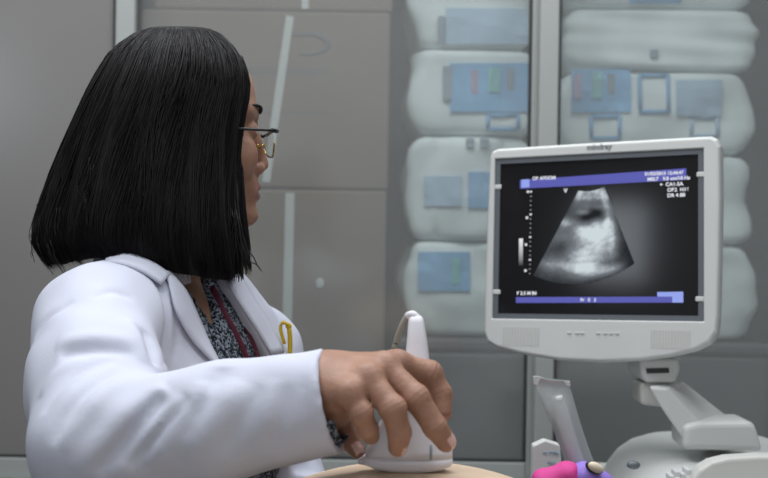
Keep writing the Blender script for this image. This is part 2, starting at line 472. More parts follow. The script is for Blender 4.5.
pack(LX0, LX1, 134, 240, 'wrapped pack with small blue corner panel and grey dots in the narrow column', [
    ('printed_panel', (468, 172), (492, 208), M_blue), ('printed_panel', (424, 176), (462, 206), M_paleblue), ('printed_dot', (466, 138), (474, 147), M_grey), ('printed_dot', (480, 138), (489, 147), M_grey)], seed=3, bulge=0.03)
pack(LX0, LX1, 240, 336, 'wrapped pack with plain blue panel at the bottom of the narrow column', [
    ('printed_panel', (418, 252), (470, 291), M_blue), ('printed_stripe', (452, 258), (460, 284), M_green)], seed=4)
pack(RX0, RX1, -90, 3, 'wrapped pack with dark blue edge at the very top of the wide column', [('printed_panel', (630, -14), (682, 2.5), M_blue)], seed=5)
pack(RX0, RX1, 3, 66, 'plain pale wrapped pack with one grey dot high in the wide column', [('printed_dot', (650, 50), (658, 57), M_grey)], seed=6)
pack(RX0, RX1, 66, 150, 'wrapped pack with striped blue panel and outlined square above the monitor', [
    ('printed_panel', (572, 69), (631, 112), M_blue), ('printed_stripe', (574, 74), (581, 98), M_red), ('printed_stripe', (592, 72), (602, 98), M_green),
    ('printed_stripe', (608, 74), (615, 94), M_grey), ('printed_panel', (676, 80), (722, 116), M_paleblue), ('printed_square', (640, 75), (668, 112), M_blue, 1),
    ('printed_square', (592, 116), (620, 138), M_blue, 1), ('printed_square', (692, 117), (718, 136), M_paleblue, 1)], seed=7, bulge=0.034)
pack(RX0, RX1, 150, 240, 'pale wrapped pack bulging out beside the upper right edge of the monitor', [('printed_panel', (572, 168), (632, 210), M_blue)], seed=8, bulge=0.02)
pack(RX0, RX1, 240, 336, 'pale wrapped pack at the bottom of the wide column behind the monitor', [('printed_panel', (572, 258), (632, 298), M_blue)], seed=11, bulge=0.025)

# ------------------------------------------------------------------ ultrasound machine
Rp = np.array([[0.90279896, 0.02831757, -0.42912953], [0.01776393, 0.99452287, 0.10299858], [0.4296958, -0.10061004, 0.89735118]])
B3 = np.stack([RIGHT, UP, -FWD], 1)
RW = B3 @ Rp                                   # columns: screen right, screen up, out of the screen
MO = CAM + RIGHT * 0.31234368 + UP * 0.00380309 + FWD * 1.62917685
def toplane(px, py, off=0.0):
    """local (right, up) place on the screen of a point of the picture"""
    r = P(px, py, 1.0) - CAM; n = RW[:, 2]; o = MO + n * off
    t = ((o - CAM) @ n) / (r @ n); q = CAM + r * t - o
    return np.array([q @ RW[:, 0], q @ RW[:, 1]])
def S(u, v, off=0.0): return MO + RW @ np.array([u, v, off])
def SP(px, py, off=0.0): u = toplane(px, py, off); return S(u[0], u[1], off)
MROT = Matrix(RW.tolist()).to_4x4()

mach = thing('ultrasound_machine', (0.5, 1.68, 0), 'pale grey ultrasound machine with swivel arm and lit scan screen', 'ultrasound machine')

# housing: rounded outline in the plane of the screen, with a window for the glass
outl = [(490, 156), (492, 151), (498, 148.5), (560, 144.5), (620, 141), (700, 136.5), (712, 136), (718, 139), (721, 146), (721.5, 200), (720.5, 260), (719, 318), (717.5, 333),
        (711, 343), (697, 350.5), (670, 357), (640, 361), (600, 362.5), (560, 360.5), (520, 354), (496, 347.5), (487, 342), (484, 333), (485, 280), (487.5, 210)]
front = [S(*toplane(x, y), 0.0) for x, y in outl]
U = np.array([toplane(x, y) for x, y in outl]); cU = U.mean(0)
hole = [(-0.1575, 0.1237), (0.1575, 0.1237), (0.1575, -0.1237), (-0.1575, -0.1237)]
b = bmesh.new()
def loop(uv, off): return [b.verts.new(S(u, v, off)) for u, v in uv]
def bridge(A, B_):
    n = len(A)
    for i in range(n): b.faces.new((A[i], A[(i + 1) % n], B_[(i + 1) % n], B_[i]))
Ls = []
for sc, off in ((0.78, -0.085), (0.90, -0.07), (0.985, -0.035), (1.0, -0.022), (1.0, -0.004), (0.990, 0.002), (0.975, 0.004)):
    Ls.append(loop([tuple(cU + (u - cU) * sc) for u in U], off))
b.faces.new(Ls[0][::-1])
for i in range(len(Ls) - 1): bridge(Ls[i], Ls[i + 1])
H1 = loop(hole, 0.004); H2 = loop(hole, -0.004)
# front ring between outer loop and the window: triangle fill
eds = [b.edges.get((Ls[-1][i], Ls[-1][(i + 1) % len(U)])) for i in range(len(U))]
he = [b.edges.new((H1[i], H1[(i + 1) % 4])) for i in range(4)]
bmesh.ops.triangle_fill(b, use_beauty=True, edges=eds + he)
for f in [f for f in b.faces if all(v in H1 for v in f.verts)]: b.faces.remove(f)
bridge(H1[::-1], H2[::-1])
bmesh.ops.recalc_face_normals(b, faces=b.faces[:])
b.verts.index_update()
hv = [v.co[:] for v in b.verts]; hf = [[v.index for v in f.verts] for f in b.faces]; b.free()
housing = link_mesh('monitor_housing', hv, hf, M_dev, mach)
bv = housing.modifiers.new('bevel', 'BEVEL'); bv.width = 0.002; bv.segments = 2; bv.limit_method = 'ANGLE'; bv.angle_limit = 0.6

def sbox(mb, u0, v0, u1, v1, o0, o1, bev=0.0):
    T = Matrix.Translation(Vector(MO)) @ MROT
    mb.box((u0, v0, o0), (u1, v1, o1), bev, M=T)
def text_mesh(s, h, u, v, off, name, m, parent, align='LEFT'):
    cu = bpy.data.curves.new(name, 'FONT'); cu.body = s; cu.size = h; cu.extrude = 0.00015; cu.offset = h * 0.035; cu.align_x = align; cu.align_y = 'CENTER'
    o = bpy.data.objects.new(name, cu); COL.objects.link(o)
    bpy.context.view_layer.update()
    me = bpy.data.meshes.new_from_object(o.evaluated_get(bpy.context.evaluated_depsgraph_get()))
    vs = [S(u + q.co.x, v + q.co.y, off + q.co.z) for q in me.vertices]; fs = [list(p.vertices) for p in me.polygons]
    bpy.data.objects.remove(o); bpy.data.curves.remove(cu); bpy.data.meshes.remove(me)
    return link_mesh(name, vs, fs, m, parent)

# bezel frame and little corner clips
b = MB(); w = 0.008
for q in ((-0.1574, 0.1157, 0.1574, 0.1236), (-0.1574, -0.1236, 0.1574, -0.1157), (-0.1574, -0.1157, -0.1494, 0.1157), (0.1494, -0.1157, 0.1574, 0.1157)):
    sbox(b, q[0], q[1], q[2], q[3], -0.0035, 0.001)
b.build('screen_bezel', M_bezel, mach)
for (px, py) in ((498, 187), (497, 292), (701, 174.5), (700, 299)):
    u = toplane(px, py); b = MB(); sbox(b, u[0] - 0.006, u[1] - 0.0035, u[0] + 0.006, u[1] + 0.0035, 0.0, 0.0022, 0.001); b.build('bezel_clip', M_dev, mach)

# glass screen
def screen_mat():
    m = mat('screen_glass', (0.008, 0.008, 0.009, 1), 0.10, spec=0.16)
    b = m.node_tree.nodes['Principled BSDF']; b.inputs['Emission Color'].default_value = (0.5, 0.52, 0.6, 1); b.inputs['Emission Strength'].default_value = 0.010
    return m
b = MB(); sbox(b, -0.1494, -0.1157, 0.1494, 0.1157, -0.012, -0.0025)
screen = b.build('screen', screen_mat(), mach)
E_bar = emit('screen_violet', lin(94, 96, 176), 1.0)
E_bar2 = emit('screen_light_violet', lin(150, 165, 235), 1.0)
E_txt = emit('screen_white', lin(225, 228, 235), 1.0)
E_dim = emit('screen_grey', lin(150, 152, 158), 1.0)
def quad(name, pts, m, off, parent=screen):
    uv = [toplane(x, y) for x, y in pts]
    b = MB(); b.prism([S(u, v, off) for u, v in uv], RW[:, 2] * 0.00025); return b.build(name, m, parent)
quad('title_bar', [(519.5, 180), (686, 168), (686, 179.5), (519.5, 188.5)], E_bar, -0.0024)
quad('logo_tile', [(521, 179.5), (529, 179), (529, 187), (521, 187.6)], E_bar2, -0.0021)
quad('status_bar', [(515.5, 297), (682, 296.5), (682, 302.5), (515.5, 302.8)], E_bar, -0.0024)
quad('status_box', [(657, 292), (683, 291.6), (683, 302.5), (672, 302.5), (672, 296.5), (657, 296.5)], E_bar2, -0.0021)
def stext(s, px, py, h, m=E_txt, name='screen_text'):
    u = toplane(px, py); return text_mesh(s, h, u[0], u[1], -0.0018, name, m, screen)
stext('OB ABDOM', 532, 178.5, 0.0070)
stext('01/02/2015 12:44:47', 644.5, 174.0, 0.0067)
stext('MI0.7   9.8 cm/18 Hz', 647, 179.3, 0.0072)
stext('+  CA1-5A', 659.5, 184.6, 0.0074)
stext('OB2  H16', 667, 190.0, 0.0074)
stext('DR 4 88', 667, 195.4, 0.0074)
stext('F 3.5 M 84', 516.5, 293.2, 0.0072)
stext('Fr   E   2', 580, 299.8, 0.0067)
stext('V', 563.5, 190.8, 0.009, name='orientation_mark')
# ruler and grey bar
for k in range(19):
    y = 191.5 + k * 4.55; x = 530.5 - 1.2 * k / 18 * 1.0
    u = toplane(x, y); b = MB(); s = 0.0016 if k % 5 == 0 else 0.0010
    sbox(b, u[0] - s, u[1] - s * 0.8, u[0] + s, u[1] + s * 0.8, -0.0024, -0.002); b.build('ruler_mark', E_txt if k % 5 == 0 else E_dim, screen)
for (x, y) in ((527.5, 191.5), (526.5, 217.5), (525.5, 244.5), (525, 270.5)):
    u = toplane(x, y); b = MB(); sbox(b, u[0] - 0.0018, u[1] - 0.0018, u[0] + 0.0018, u[1] + 0.0018, -0.0024, -0.002); b.build('ruler_number', E_txt, screen)
def grey_ramp():
    m = bpy.data.materials.new('screen_grey_ramp'); m.use_nodes = True; nt = m.node_tree; n = nt.nodes; n.clear(); l = nt.links
    tc = n.new('ShaderNodeTexCoord'); sp = n.new('ShaderNodeSeparateXYZ'); r = n.new('ShaderNodeValToRGB'); e = n.new('ShaderNodeEmission'); o = n.new('ShaderNodeOutputMaterial')
    l.new(tc.outputs['Generated'], sp.inputs[0]); l.new(sp.outputs['Z'], r.inputs[0]); l.new(r.outputs[0], e.inputs[0]); l.new(e.outputs[0], o.inputs[0])
    r.color_ramp.elements[0].color = (0.01, 0.01, 0.01, 1); r.color_ramp.elements[1].color = (0.85, 0.87, 0.9, 1)
    return m
quad('grey_scale_bar', [(518.5, 238.5), (522.5, 238.3), (522.3, 266), (518.3, 266)], grey_ramp(), -0.0024)

# the scan: a fan with its own soft echoes, a fine grid coloured by brightness spots
def scan():
    L0, R0 = (578, 190.5), (604, 186.5); L1, R1 = (533, 275), (634, 263)
    nu, nv = 120, 110
    blobs = [  # px, py, rx, ry, brightness
        (592, 190, 22, 5, .42), (590, 198, 18, 4, .30), (578, 195, 5, 7, .28), (604, 195, 6, 6, .30), (590, 206, 17, 3.5, .18), (583, 212, 7, 3, .32), (607, 205, 6, 8, .22),
        (560, 223, 14, 4, .30), (556, 236, 13, 14, .16), (592, 240, 20, 16, .44), (597, 233, 10, 12, .36), (583, 230, 9, 8, .32), (612, 236, 5, 18, .38), (607, 222, 4, 10, .34),
        (600, 222, 8, 4, .18), (588, 255, 20, 7, .30), (582, 268, 16, 10, .46), (600, 270, 20, 6, .32), (560, 266, 16, 6, .20), (548, 262, 12, 5, .20), (618, 268, 12, 6, .20),
        (556, 219, 11, 3, .22), (585, 219, 8, 9, -.22), (596, 214, 9, 7, -.20), (559, 246, 10, 8, -.16), (624, 250, 9, 12, -.06), (599, 254, 9, 4, -.12), (590, 262, 22, 2.5, -.05), (612, 212, 7, 7, .12)]
    V = []; C = []; Fc = []
    rs = np.random.RandomState(3)
    def smooth(a, b_):
        G = rs.uniform(-1, 1, (a + 2, b_ + 2)); y = np.linspace(0, a, nv + 1); x = np.linspace(0, b_, nu + 1)
        yi = y.astype(int); xi = x.astype(int); fy = (y - yi)[:, None]; fx = (x - xi)[None]; fy = fy * fy * (3 - 2 * fy); fx = fx * fx * (3 - 2 * fx)
        g = lambda i, j: G[yi + i][:, xi + j]
        return g(0, 0) * (1 - fy) * (1 - fx) + g(1, 0) * fy * (1 - fx) + g(0, 1) * (1 - fy) * fx + g(1, 1) * fy * fx
    TX = 0.6 * smooth(14, 7) + 0.5 * smooth(30, 14) + 0.35 * smooth(50, 40)
    speck = rs.uniform(-1, 1, (nv + 1, nu + 1))
    streak = np.cumsum(rs.normal(0, .35, nu + 1)); streak -= streak.mean()
    for j in range(nv + 1):
        t = j / nv
        for i in range(nu + 1):
            s = i / nu
            top = np.array(L0) * (1 - s) + np.array(R0) * s; top[1] += 2.2 * math.sin(math.pi * s)
            bot = np.array(L1) * (1 - s) + np.array(R1) * s; bot[1] += 14.5 * math.sin(math.pi * s) ** 0.8
            q = top * (1 - t) + bot * t
            g = 0.13 + 0.05 * math.sin(3 * t)
            for (x, y, rx, ry, a) in blobs: g += 1.35 * a * math.exp(-((q[0] - x) / rx) ** 2 - ((q[1] - y) / ry) ** 2)
            edge = min(s, 1 - s) * 9; g *= min(1, 0.8 + 0.3 * edge) * (1 - max(0, t - 0.93) * 8)
            if q[0] > 612: g *= max(0.28, 1 - (q[0] - 612) / 26 * .75)
            g *= 1 + 0.22 * TX[j, i]; g += 0.03 * speck[j, i] + 0.010 * streak[i]
            u = toplane(*q); V.append(S(u[0], u[1], -0.0022)); C.append(min(max(g, 0.015), 0.95))
    W1 = nu + 1
    for j in range(nv):
        for i in range(nu): Fc.append((j * W1 + i, (j + 1) * W1 + i, (j + 1) * W1 + i + 1, j * W1 + i + 1))
    m = bpy.data.materials.new('scan_echo'); m.use_nodes = True; nt = m.node_tree; n = nt.nodes; n.clear(); l = nt.links
    a = n.new('ShaderNodeAttribute'); a.attribute_name = 'echo'; r = n.new('ShaderNodeValToRGB'); e = n.new('ShaderNodeEmission'); o = n.new('ShaderNodeOutputMaterial')
    r.color_ramp.elements[0].color = (0.012, 0.013, 0.015, 1); r.color_ramp.elements[1].color = (0.66, 0.74, 0.78, 1)
    k = r.color_ramp.elements.new(0.5); k.color = (0.17, 0.19, 0.21, 1)
    l.new(a.outputs['Fac'], r.inputs[0]); l.new(r.outputs[0], e.inputs[0]); l.new(e.outputs[0], o.inputs[0])
    ob = link_mesh('scan_image', V, Fc, m, screen, smooth=True)
    at = ob.data.attributes.new('echo', 'FLOAT', 'POINT'); at.data.foreach_set('value', np.array(C, np.float32))
scan()

# brand, buttons, speaker grilles on the housing
u = toplane(600, 147.6); text_mesh('mindray', 0.0115, u[0], u[1], 0.0042, 'brand_lettering', mat('brand_grey', lin(110, 112, 118), 0.5), housing, 'CENTER')
def grille(x0, y0, x1, y1, n):
    a = toplane(x0, y0); c = toplane(x1, y1); b = MB()
    for i in range(n):
        uu = a[0] + (c[0] - a[0]) * i / (n - 1)
        sbox(b, uu - 0.0011, c[1], uu + 0.0011, a[1], 0.0035, 0.0046)
    b.build('speaker_grille', M_dev2, housing)
grille(505, 327, 539, 346, 13); grille(652, 330, 690, 349, 14)
for (x, y) in ((570, 333), (578, 333.2), (583, 333.2), (599, 333.4), (606, 333.4), (612, 333.5), (618, 333.5)):
    u = toplane(x, y); b = MB(); sbox(b, u[0] - 0.003, u[1] - 0.0012, u[0] + 0.003, u[1] + 0.0012, 0.003, 0.0052, 0.0004); b.build('menu_button', M_dev2, housing)

# neck, sloping arm, arm foot, console
D0 = 1.60
def px_prism(name, pts, d, depth, m, bev=0.006, parent=mach, seg=3):
    b = MB(); b.prism([P(x, y, d) for x, y in pts], (0, depth, 0), bev, seg); return b.build(name, m, parent)
neck = px_prism('monitor_neck', [(641, 358), (680, 358), (681, 370), (676, 383), (645, 383), (640, 372)], D0 - 0.01, 0.09, M_dev, 0.006)
px_prism('neck_slot', [(646, 368.5), (669, 368), (669.5, 373), (647, 373.5)], D0 - 0.012, 0.02, M_devdark, 0.001, neck)
px_prism('arm_collar', [(640, 383), (684, 382), (678, 397), (666, 408), (641, 405)], D0 + 0.0, 0.06, M_dev2, 0.006)
b = MB()
low = [P(x, y, D0 - 0.03) for x, y in ((648, 386), (668, 388), (686, 408), (701, 423), (703, 447), (687, 446), (673, 426), (660, 407))]
hi = [P(x, y, D0 + 0.055) for x, y in ((664, 383), (684, 381.5), (709, 401), (732, 419), (736, 447), (706, 447), (692, 426), (680, 407))]
bb = bmesh.new(); A = [bb.verts.new(p) for p in low]; C_ = [bb.verts.new(p) for p in hi]
bb.faces.new(A); bb.faces.new(C_[::-1])
for i in range(8): bb.faces.new((A[i], C_[i], C_[(i + 1) % 8], A[(i + 1) % 8]))
bmesh.ops.recalc_face_normals(bb, faces=bb.faces[:])
bmesh.ops.bevel(bb, geom=[e for e in bb.edges if e.calc_face_angle(0) > 0.5], offset=0.004, segments=2, affect='EDGES', profile=0.5)
b.bm(bb); b.build('support_arm', M_dev, mach)
px_prism('arm_foot', [(684, 426), (700, 422), (752, 421.5), (757, 427), (764, 452), (684, 450)], D0 - 0.04, 0.075, M_dev, 0.008)
# console: domed body, drawn as rings from the rim upwards
def console():
    b = bmesh.new(); rows = []
    prof = [((606, 500), (840, 500)), ((612, 490), (835, 490)), ((619, 477), (830, 478)), ((628, 465), (822, 467)), ((640, 456), (812, 459)), ((656, 450.5), (800, 453.5)), ((694, 448), (790, 449))]
    c = P(720, 480, 1.68)
    for (l, r) in prof:
        L = P(l[0], l[1], 1.66); R = P(r[0], r[1], 1.66)
        cx = (L[0] + R[0]) / 2; ax = (R[0] - L[0]) / 2; ay = 0.20 * (0.35 + 0.65 * ax / 0.181); row = []
        for k in range(48):
            a = 2 * math.pi * k / 48; ca, sa = math.cos(a), math.sin(a)
            x = cx + ax * np.sign(ca) * abs(ca) ** 0.7; y = 1.69 + ay * np.sign(sa) * abs(sa) ** 0.7
            row.append(b.verts.new((x, y, L[2] + (R[2] - L[2]) * (ca + 1) / 2)))
        rows.append(row)
    for i in range(len(rows) - 1):
        for k in range(48): b.faces.new((rows[i][k], rows[i][(k + 1) % 48], rows[i + 1][(k + 1) % 48], rows[i + 1][k]))
    b.faces.new(rows[-1]); b.faces.new(rows[0][::-1])
    bmesh.ops.recalc_face_normals(b, faces=b.faces[:])
    m = MB(); m.bm(b, 0, True); return m
cons = console().build('console_body', M_dev, mach)
CON = bpy.context
DECKZ = 0.862
b = MB(); b.box((0.20, 1.345, DECKZ - 0.05), (0.78, 1.50, DECKZ), 0.012); b.box((0.30, 1.49, DECKZ - 0.05), (0.78, 1.86, 0.83), 0.012); b.build('control_deck', M_dev, mach)
b = MB(); b.box((0.34, 1.50, 0.12), (0.72, 1.86, DECKZ - 0.05), 0.03); b.build('cart_column', M_dev, mach)
b = MB(); b.box((0.28, 1.42, 0.06), (0.78, 1.90, 0.12), 0.02); b.build('cart_base', M_dev2, mach)
for x in (0.32, 0.74):
    for y in (1.46, 1.86):
        b = MB(); b.tube([(x - 0.015, y, 0.03), (x + 0.015, y, 0.03)], 0.03, 16); b.box((x - 0.006, y - 0.006, 0.03), (x + 0.006, y + 0.006, 0.065)); b.build('caster', M_devdark, mach)
# raised front shell of the console with a curved edge, knob and small keys
pts = [(684, 500), (690, 482), (699, 470), (712, 462), (728, 458), (760, 456), (800, 456), (800, 500)]
px_prism('console_front_shell', pts, 1.485, 0.03, M_dev2, 0.005)
b = MB(); q = P(633.5, 465, 1.50); b.ellipsoid(q, (0.0095, 0.006, 0.006)); b.build('round_knob', M_bezel, mach)
for k in range(4):
    q = P(672 + k * 5.5, 478 - (k % 2) * 3 - k, 1.47); b = MB(); b.box(q - 0.0035, q + np.array([0.0035, 0.02, 0.0035]), 0.001); b.build('console_key', M_lens, mach)

# ------------------------------------------------------------------ patient on an examination bed
bed = thing('examination_bed', (0.0, 0.85, 0), 'narrow examination bed under the lying patient', 'bed')
b = MB(); b.box((-0.25, 0.10, 0.63), (0.25, 1.12, 0.692), 0.02); b.box((-0.085, 1.10, 0.63), (0.205, 1.42, 0.684), 0.02); b.build('mattress', M_bed, bed)
b = MB(); b.box((-0.23, 0.14, 0.59), (0.23, 1.10, 0.628), 0.004); b.box((-0.03, 1.08, 0.595), (0.15, 1.19, 0.628), 0.004); b.build('bed_frame', M_alu, bed)
for x in (-0.2, 0.2):
    for y in (0.2, 0.95):
        b = MB(); b.tube([(x, y, 0.0), (x, y, 0.592)], 0.016, 12); b.build('leg', M_alu, bed)
BC = P(415, 470, 0.985)                         # highest point of the belly
def f_patient(p):
    d = ell(p, (BC[0], BC[1], BC[2] - 0.10), (0.19, 0.21, 0.10))
    d = smin(d, ell(p, (0.02, 0.96, 0.80), (0.17, 0.30, 0.105)), 0.06)
    d = smin(d, ell(p, (0.02, 0.68, 0.80), (0.165, 0.17, 0.10)), 0.05)
    d = smin(d, cone(p, (0.02, 0.55, 0.80), (0.02, 0.46, 0.81), 0.055, 0.05), 0.03)
    d = smin(d, ell(p, (0.02, 0.38, 0.805), (0.075, 0.11, 0.095)), 0.02)
    for s in (-1, 1):
        d = smin(d, cone(p, (0.06 + s * 0.075, 1.12, 0.785), (0.06 + s * 0.065, 1.48, 0.765), 0.085, 0.06), 0.04)
        d = smin(d, cone(p, (0.06 + s * 0.065, 1.48, 0.765), (0.06 + s * 0.065, 1.57, 0.40), 0.058, 0.04), 0.02)
        d = smin(d, cone(p, (0.06 + s * 0.065, 1.57, 0.37), (0.06 + s * 0.065, 1.50, 0.30), 0.034, 0.025), 0.03)
        d = smin(d, cone(p, (0.02 + s * 0.16, 0.62, 0.80), (0.02 + s * 0.185, 0.88, 0.75), 0.045, 0.038), 0.03)
        d = smin(d, cone(p, (0.02 + s * 0.185, 0.88, 0.75), (0.02 + s * 0.19, 1.08, 0.735), 0.036, 0.028), 0.02)
    return d
V, Fq = nets(f_patient, (-0.28, 0.22, 0.2), (0.32, 1.75, 1.04), 0.010)
patient = link_mesh('person', V, Fq, M_skin2, smooth=True, origin=(0.02, 0.9, 0.70))
tag(patient, 'bare rounded belly of a lying patient pressed by the white probe', 'person', kind=None)
f_gown = lambda p: smax(f_patient(p) - 0.006, -np.minimum(np.maximum(p[..., 1] - 1.17, 0.50 - p[..., 1]), np.inf) if False else np.maximum(0.53 - p[..., 1], p[..., 1] - 0.72), 0.004)
V, Fq = nets(f_gown, (-0.28, 0.5, 0.66), (0.32, 0.76, 0.96), 0.009); link_mesh('shirt', V, Fq, M_sheet, patient, smooth=True)
f_tr = lambda p: smax(f_patient(p) - 0.006, np.maximum(1.20 - p[..., 1], 0.42 - p[..., 2]), 0.004)
V, Fq = nets(f_tr, (-0.28, 1.16, 0.36), (0.32, 1.72, 0.95), 0.010); link_mesh('trousers', V, Fq, M_trouser, patient, smooth=True)

# ------------------------------------------------------------------ ultrasound probe
probe = thing('ultrasound_probe', P(409, 468, 0.985), 'white curved ultrasound probe held on the belly by the hand', 'ultrasound probe')
def loft(secs, n=40, ex=2.6):
    V = []; Fc = []
    for (px, py, d, hw, hd, zs) in secs:
        c = P(px, py, d); s = d / F
        for k in range(n):
            a = 2 * math.pi * k / n; ca, sa = math.cos(a), math.sin(a)
            x = np.sign(ca) * abs(ca) ** (2 / ex) * hw * s; y = np.sign(sa) * abs(sa) ** (2 / ex) * hd
            V.append(c + np.array([x, y, -zs * s * (x / (hw * s)) ** 2 if zs else 0]))
    for i in range(len(secs) - 1):
        for k in range(n):
            k2 = (k + 1) % n; Fc.append((i * n + k, i * n + k2, (i + 1) * n + k2, (i + 1) * n + k))
    Fc.append(tuple(range(n - 1, -1, -1))); Fc.append(tuple((len(secs) - 1) * n + k for k in range(n)))
    return V, Fc
def dsec(py): return 1.012 - 0.027 * (py - 316) / 152
secs = []
for (px, py, hw, hd) in ((416, 315.5, 4.5, .004), (416, 317.5, 7.0, .006), (416.2, 322, 8.0, .0075), (417, 340, 10, .009), (417.3, 358, 12, .010), (416, 380, 16, .0125), (414, 402, 23, .0145), (412, 420, 31, .016), (411, 434, 37, .0172), (410, 442, 40.5, .018), (409.5, 449, 43, .0185), (409, 456, 43.5, .0185)):
    secs.append((px, py, dsec(py), hw, hd, 0))
V, Fc = loft(secs)
pbody = link_mesh('probe_body', V, Fc, M_probe, probe, smooth=True)
V, Fc = loft([(409, 456.2, dsec(456), 43.2, .0182, 0), (408.5, 461, dsec(460), 44.5, .0180, 0), (408, 465, dsec(464), 42.5, .017, 0), (408, 468.5, dsec(468), 34, .014, 0), (408, 471.5, dsec(470), 18, .009, 0)])
link_mesh('probe_lens', V, Fc, M_probe, probe, smooth=True)
V = [P(374, 450, .985), P(358, 461.5, .985), P(357, 464.5, .985), P(372, 467, .985)]
b = MB(); b.prism(V, (0, 0.014, 0), 0.002); b.build('probe_lip', M_probe, probe)
b = MB(); b.tube([P(431, 445, .9672), P(431, 460, .9662)], 0.0011, 8); b.build('centre_mark', M_grey, probe)
cab_pts = [P(416, 318.5, 1.012), P(412, 314.8, 1.012), P(406.5, 317.5, 1.014), P(401, 328, 1.016), P(396.5, 341, 1.02), P(393, 356, 1.025), P(391, 385, 1.06), P(395, 438, 1.20), P(403, 474, 1.245), P(440, 494, 1.26),
           np.array([0.17, 1.285, 0.875]), np.array([0.232, 1.31, 0.79]), np.array([0.27, 1.40, 0.73]), np.array([0.335, 1.508, 0.69])]
b = MB(); cp = spline(cab_pts, 90); b.tube(cp, 0.0028, 10); b.build('cable', M_cable, probe)
b = MB(); b.tube(cp[:14], list(np.linspace(0.0050, 0.0034, 14)), 10); b.build('strain_relief', M_probe, probe)

# ------------------------------------------------------------------ sonographer
YAW = math.radians(20)
HO = P(177, 131, 1.32)
HF = np.array([math.cos(YAW), math.sin(YAW), 0]); HL = np.array([-math.sin(YAW), math.cos(YAW), 0]); HU = np.array([0, 0, 1.0])
HR = np.stack([HF, HL, HU], 1)
def HW(x, y, z): return HO + HR @ np.array([x, y, z])

SR = P(94, 326, 1.19)
TN = nrm([0.866, -0.5, 0]); TL = np.array([0.5, 0.866, 0])
SL = SR + TL * 0.295; SL[2] = 1.045
TM = (SR + SL) / 2; TM[2] = 1.09
TR = np.stack([TN, TL, [0, 0, 1.0]], 1)
def TW(n, l, z): return TM + TR @ np.array([n, l, z])
NB = TW(-0.035, 0.0, 0.055)
EL = P(100, 446, 1.0); WR = P(326, 402, 0.972)
EL2 = P(284, 505, 1.44); WR2 = P(318, 520, 1.26)

def f_torso(p, inf=0.0):
    d = ell(p, TW(-0.005, 0, -0.10), (0.098, 0.150, 0.175), TR)
    d = smin(d, ell(p, TW(-0.02, 0, -0.32), (0.100, 0.135, 0.22), TR), 0.05)
    d = smin(d, ell(p, TW(-0.04, 0, -0.50), (0.125, 0.165, 0.12), TR), 0.06)
    for s in (-1, 1): d = smin(d, ell(p, TW(0.055, s * 0.068, -0.12), (0.044, 0.056, 0.062), TR), 0.05)
    d = smin(d, cone(p, NB, SR + np.array([0.02, 0.02, 0.0]), 0.048, 0.052), 0.03)
    d = smin(d, cone(p, NB, SL + np.array([-0.02, -0.02, 0.0]), 0.048, 0.050), 0.03)
    return d - inf
def f_neck(p): return cone(p, HW(-0.025, 0, -0.07), NB, 0.052, 0.056)
def f_head(p):
    q = (p - HO.astype(np.float32)) @ HR.astype(np.float32)
    q = np.stack([q[..., 0], np.abs(q[..., 1]), q[..., 2]], -1)
    d = ell(q, (-0.004, 0, 0.030), (0.088, 0.073, 0.077))
    d = smin(d, ell(q, (0.032, 0, -0.030), (0.058, 0.057, 0.080)), 0.02)
    d = smin(d, cone(q, (0.015, 0.050, -0.060), (0.076, 0.008, -0.097), 0.018, 0.014), 0.02)
    d = smin(d, ell(q, (0.084, 0, -0.099), (0.017, 0.018, 0.014)), 0.012)
    d = smin(d, ell(q, (0.066, 0.036, -0.030), (0.024, 0.022, 0.026)), 0.02)
    d = smin(d, ell(q, (0.066, 0, 0.040), (0.024, 0.050, 0.045)), 0.025)
    d = smin(d, cone(q, (0.087, 0.008, 0.024), (0.072, 0.046, 0.024), 0.010, 0.009), 0.012)
    d = smax(d, -ell(q, (0.101, 0.032, 0.002), (0.016, 0.017, 0.011)), 0.010)
    d = smin(d, cone(q, (0.092, 0, 0.012), (0.1045, 0, -0.036), 0.006, 0.0085), 0.008)
    d = smin(d, ell(q, (0.096, 0.011, -0.042), (0.010, 0.007, 0.007)), 0.005)
    d = smin(d, ell(q, (0.084, 0, -0.067), (0.017, 0.028, 0.022)), 0.012)
    d = smin(d, cone(q, (0.0985, 0, -0.0645), (0.088, 0.022, -0.069), 0.0058, 0.003), 0.004)
    d = smin(d, cone(q, (0.0970, 0, -0.0755), (0.088, 0.020, -0.071), 0.0062, 0.003), 0.004)
    d = smax(d, -ell(q, (0.103, 0, -0.0698), (0.010, 0.020, 0.0012)), 0.002)
    d = smin(d, ell(q, (-0.006, 0.077, -0.010), (0.019, 0.008, 0.031)), 0.008)
    d = smin(d, ell(q, (0.0795, 0.032, 0.002), (0.0125, 0.0135, 0.0125)), 0.002)      # eyeballs under the lids
    return d
FN = {  # finger joints: picture point and distance, from knuckle to tip
    'index': [(397, 365, .985), (429, 374, .997), (440, 394, .996), (442, 412, .990)],
    'middle': [(384, 367, .966), (416, 398, .949), (435, 427, .949), (446, 442, .954)],
    'ring': [(368, 378, .948), (393, 409, .931), (399.5, 433, .937), (398, 447, .945)],
    'little': [(349, 393, .934), (361, 413, .929), (368, 429, .937), (371, 436, .943)],
}
RAD = {'index': (.0124, .0126, .0112, .0092), 'middle': (.0122, .0120, .0106, .0090), 'ring': (.0120, .0116, .0103, .0086), 'little': (.0106, .0100, .0089, .0074)}
FJ = {k: [P(*q) for q in v] for k, v in FN.items()}
THJ = [P(332, 402, .982), P(341, 424, .995), P(350, 440, .992), P(357, 450.5, .986)]
WA = P(322, 374, .992); WD = P(322, 388, .958)
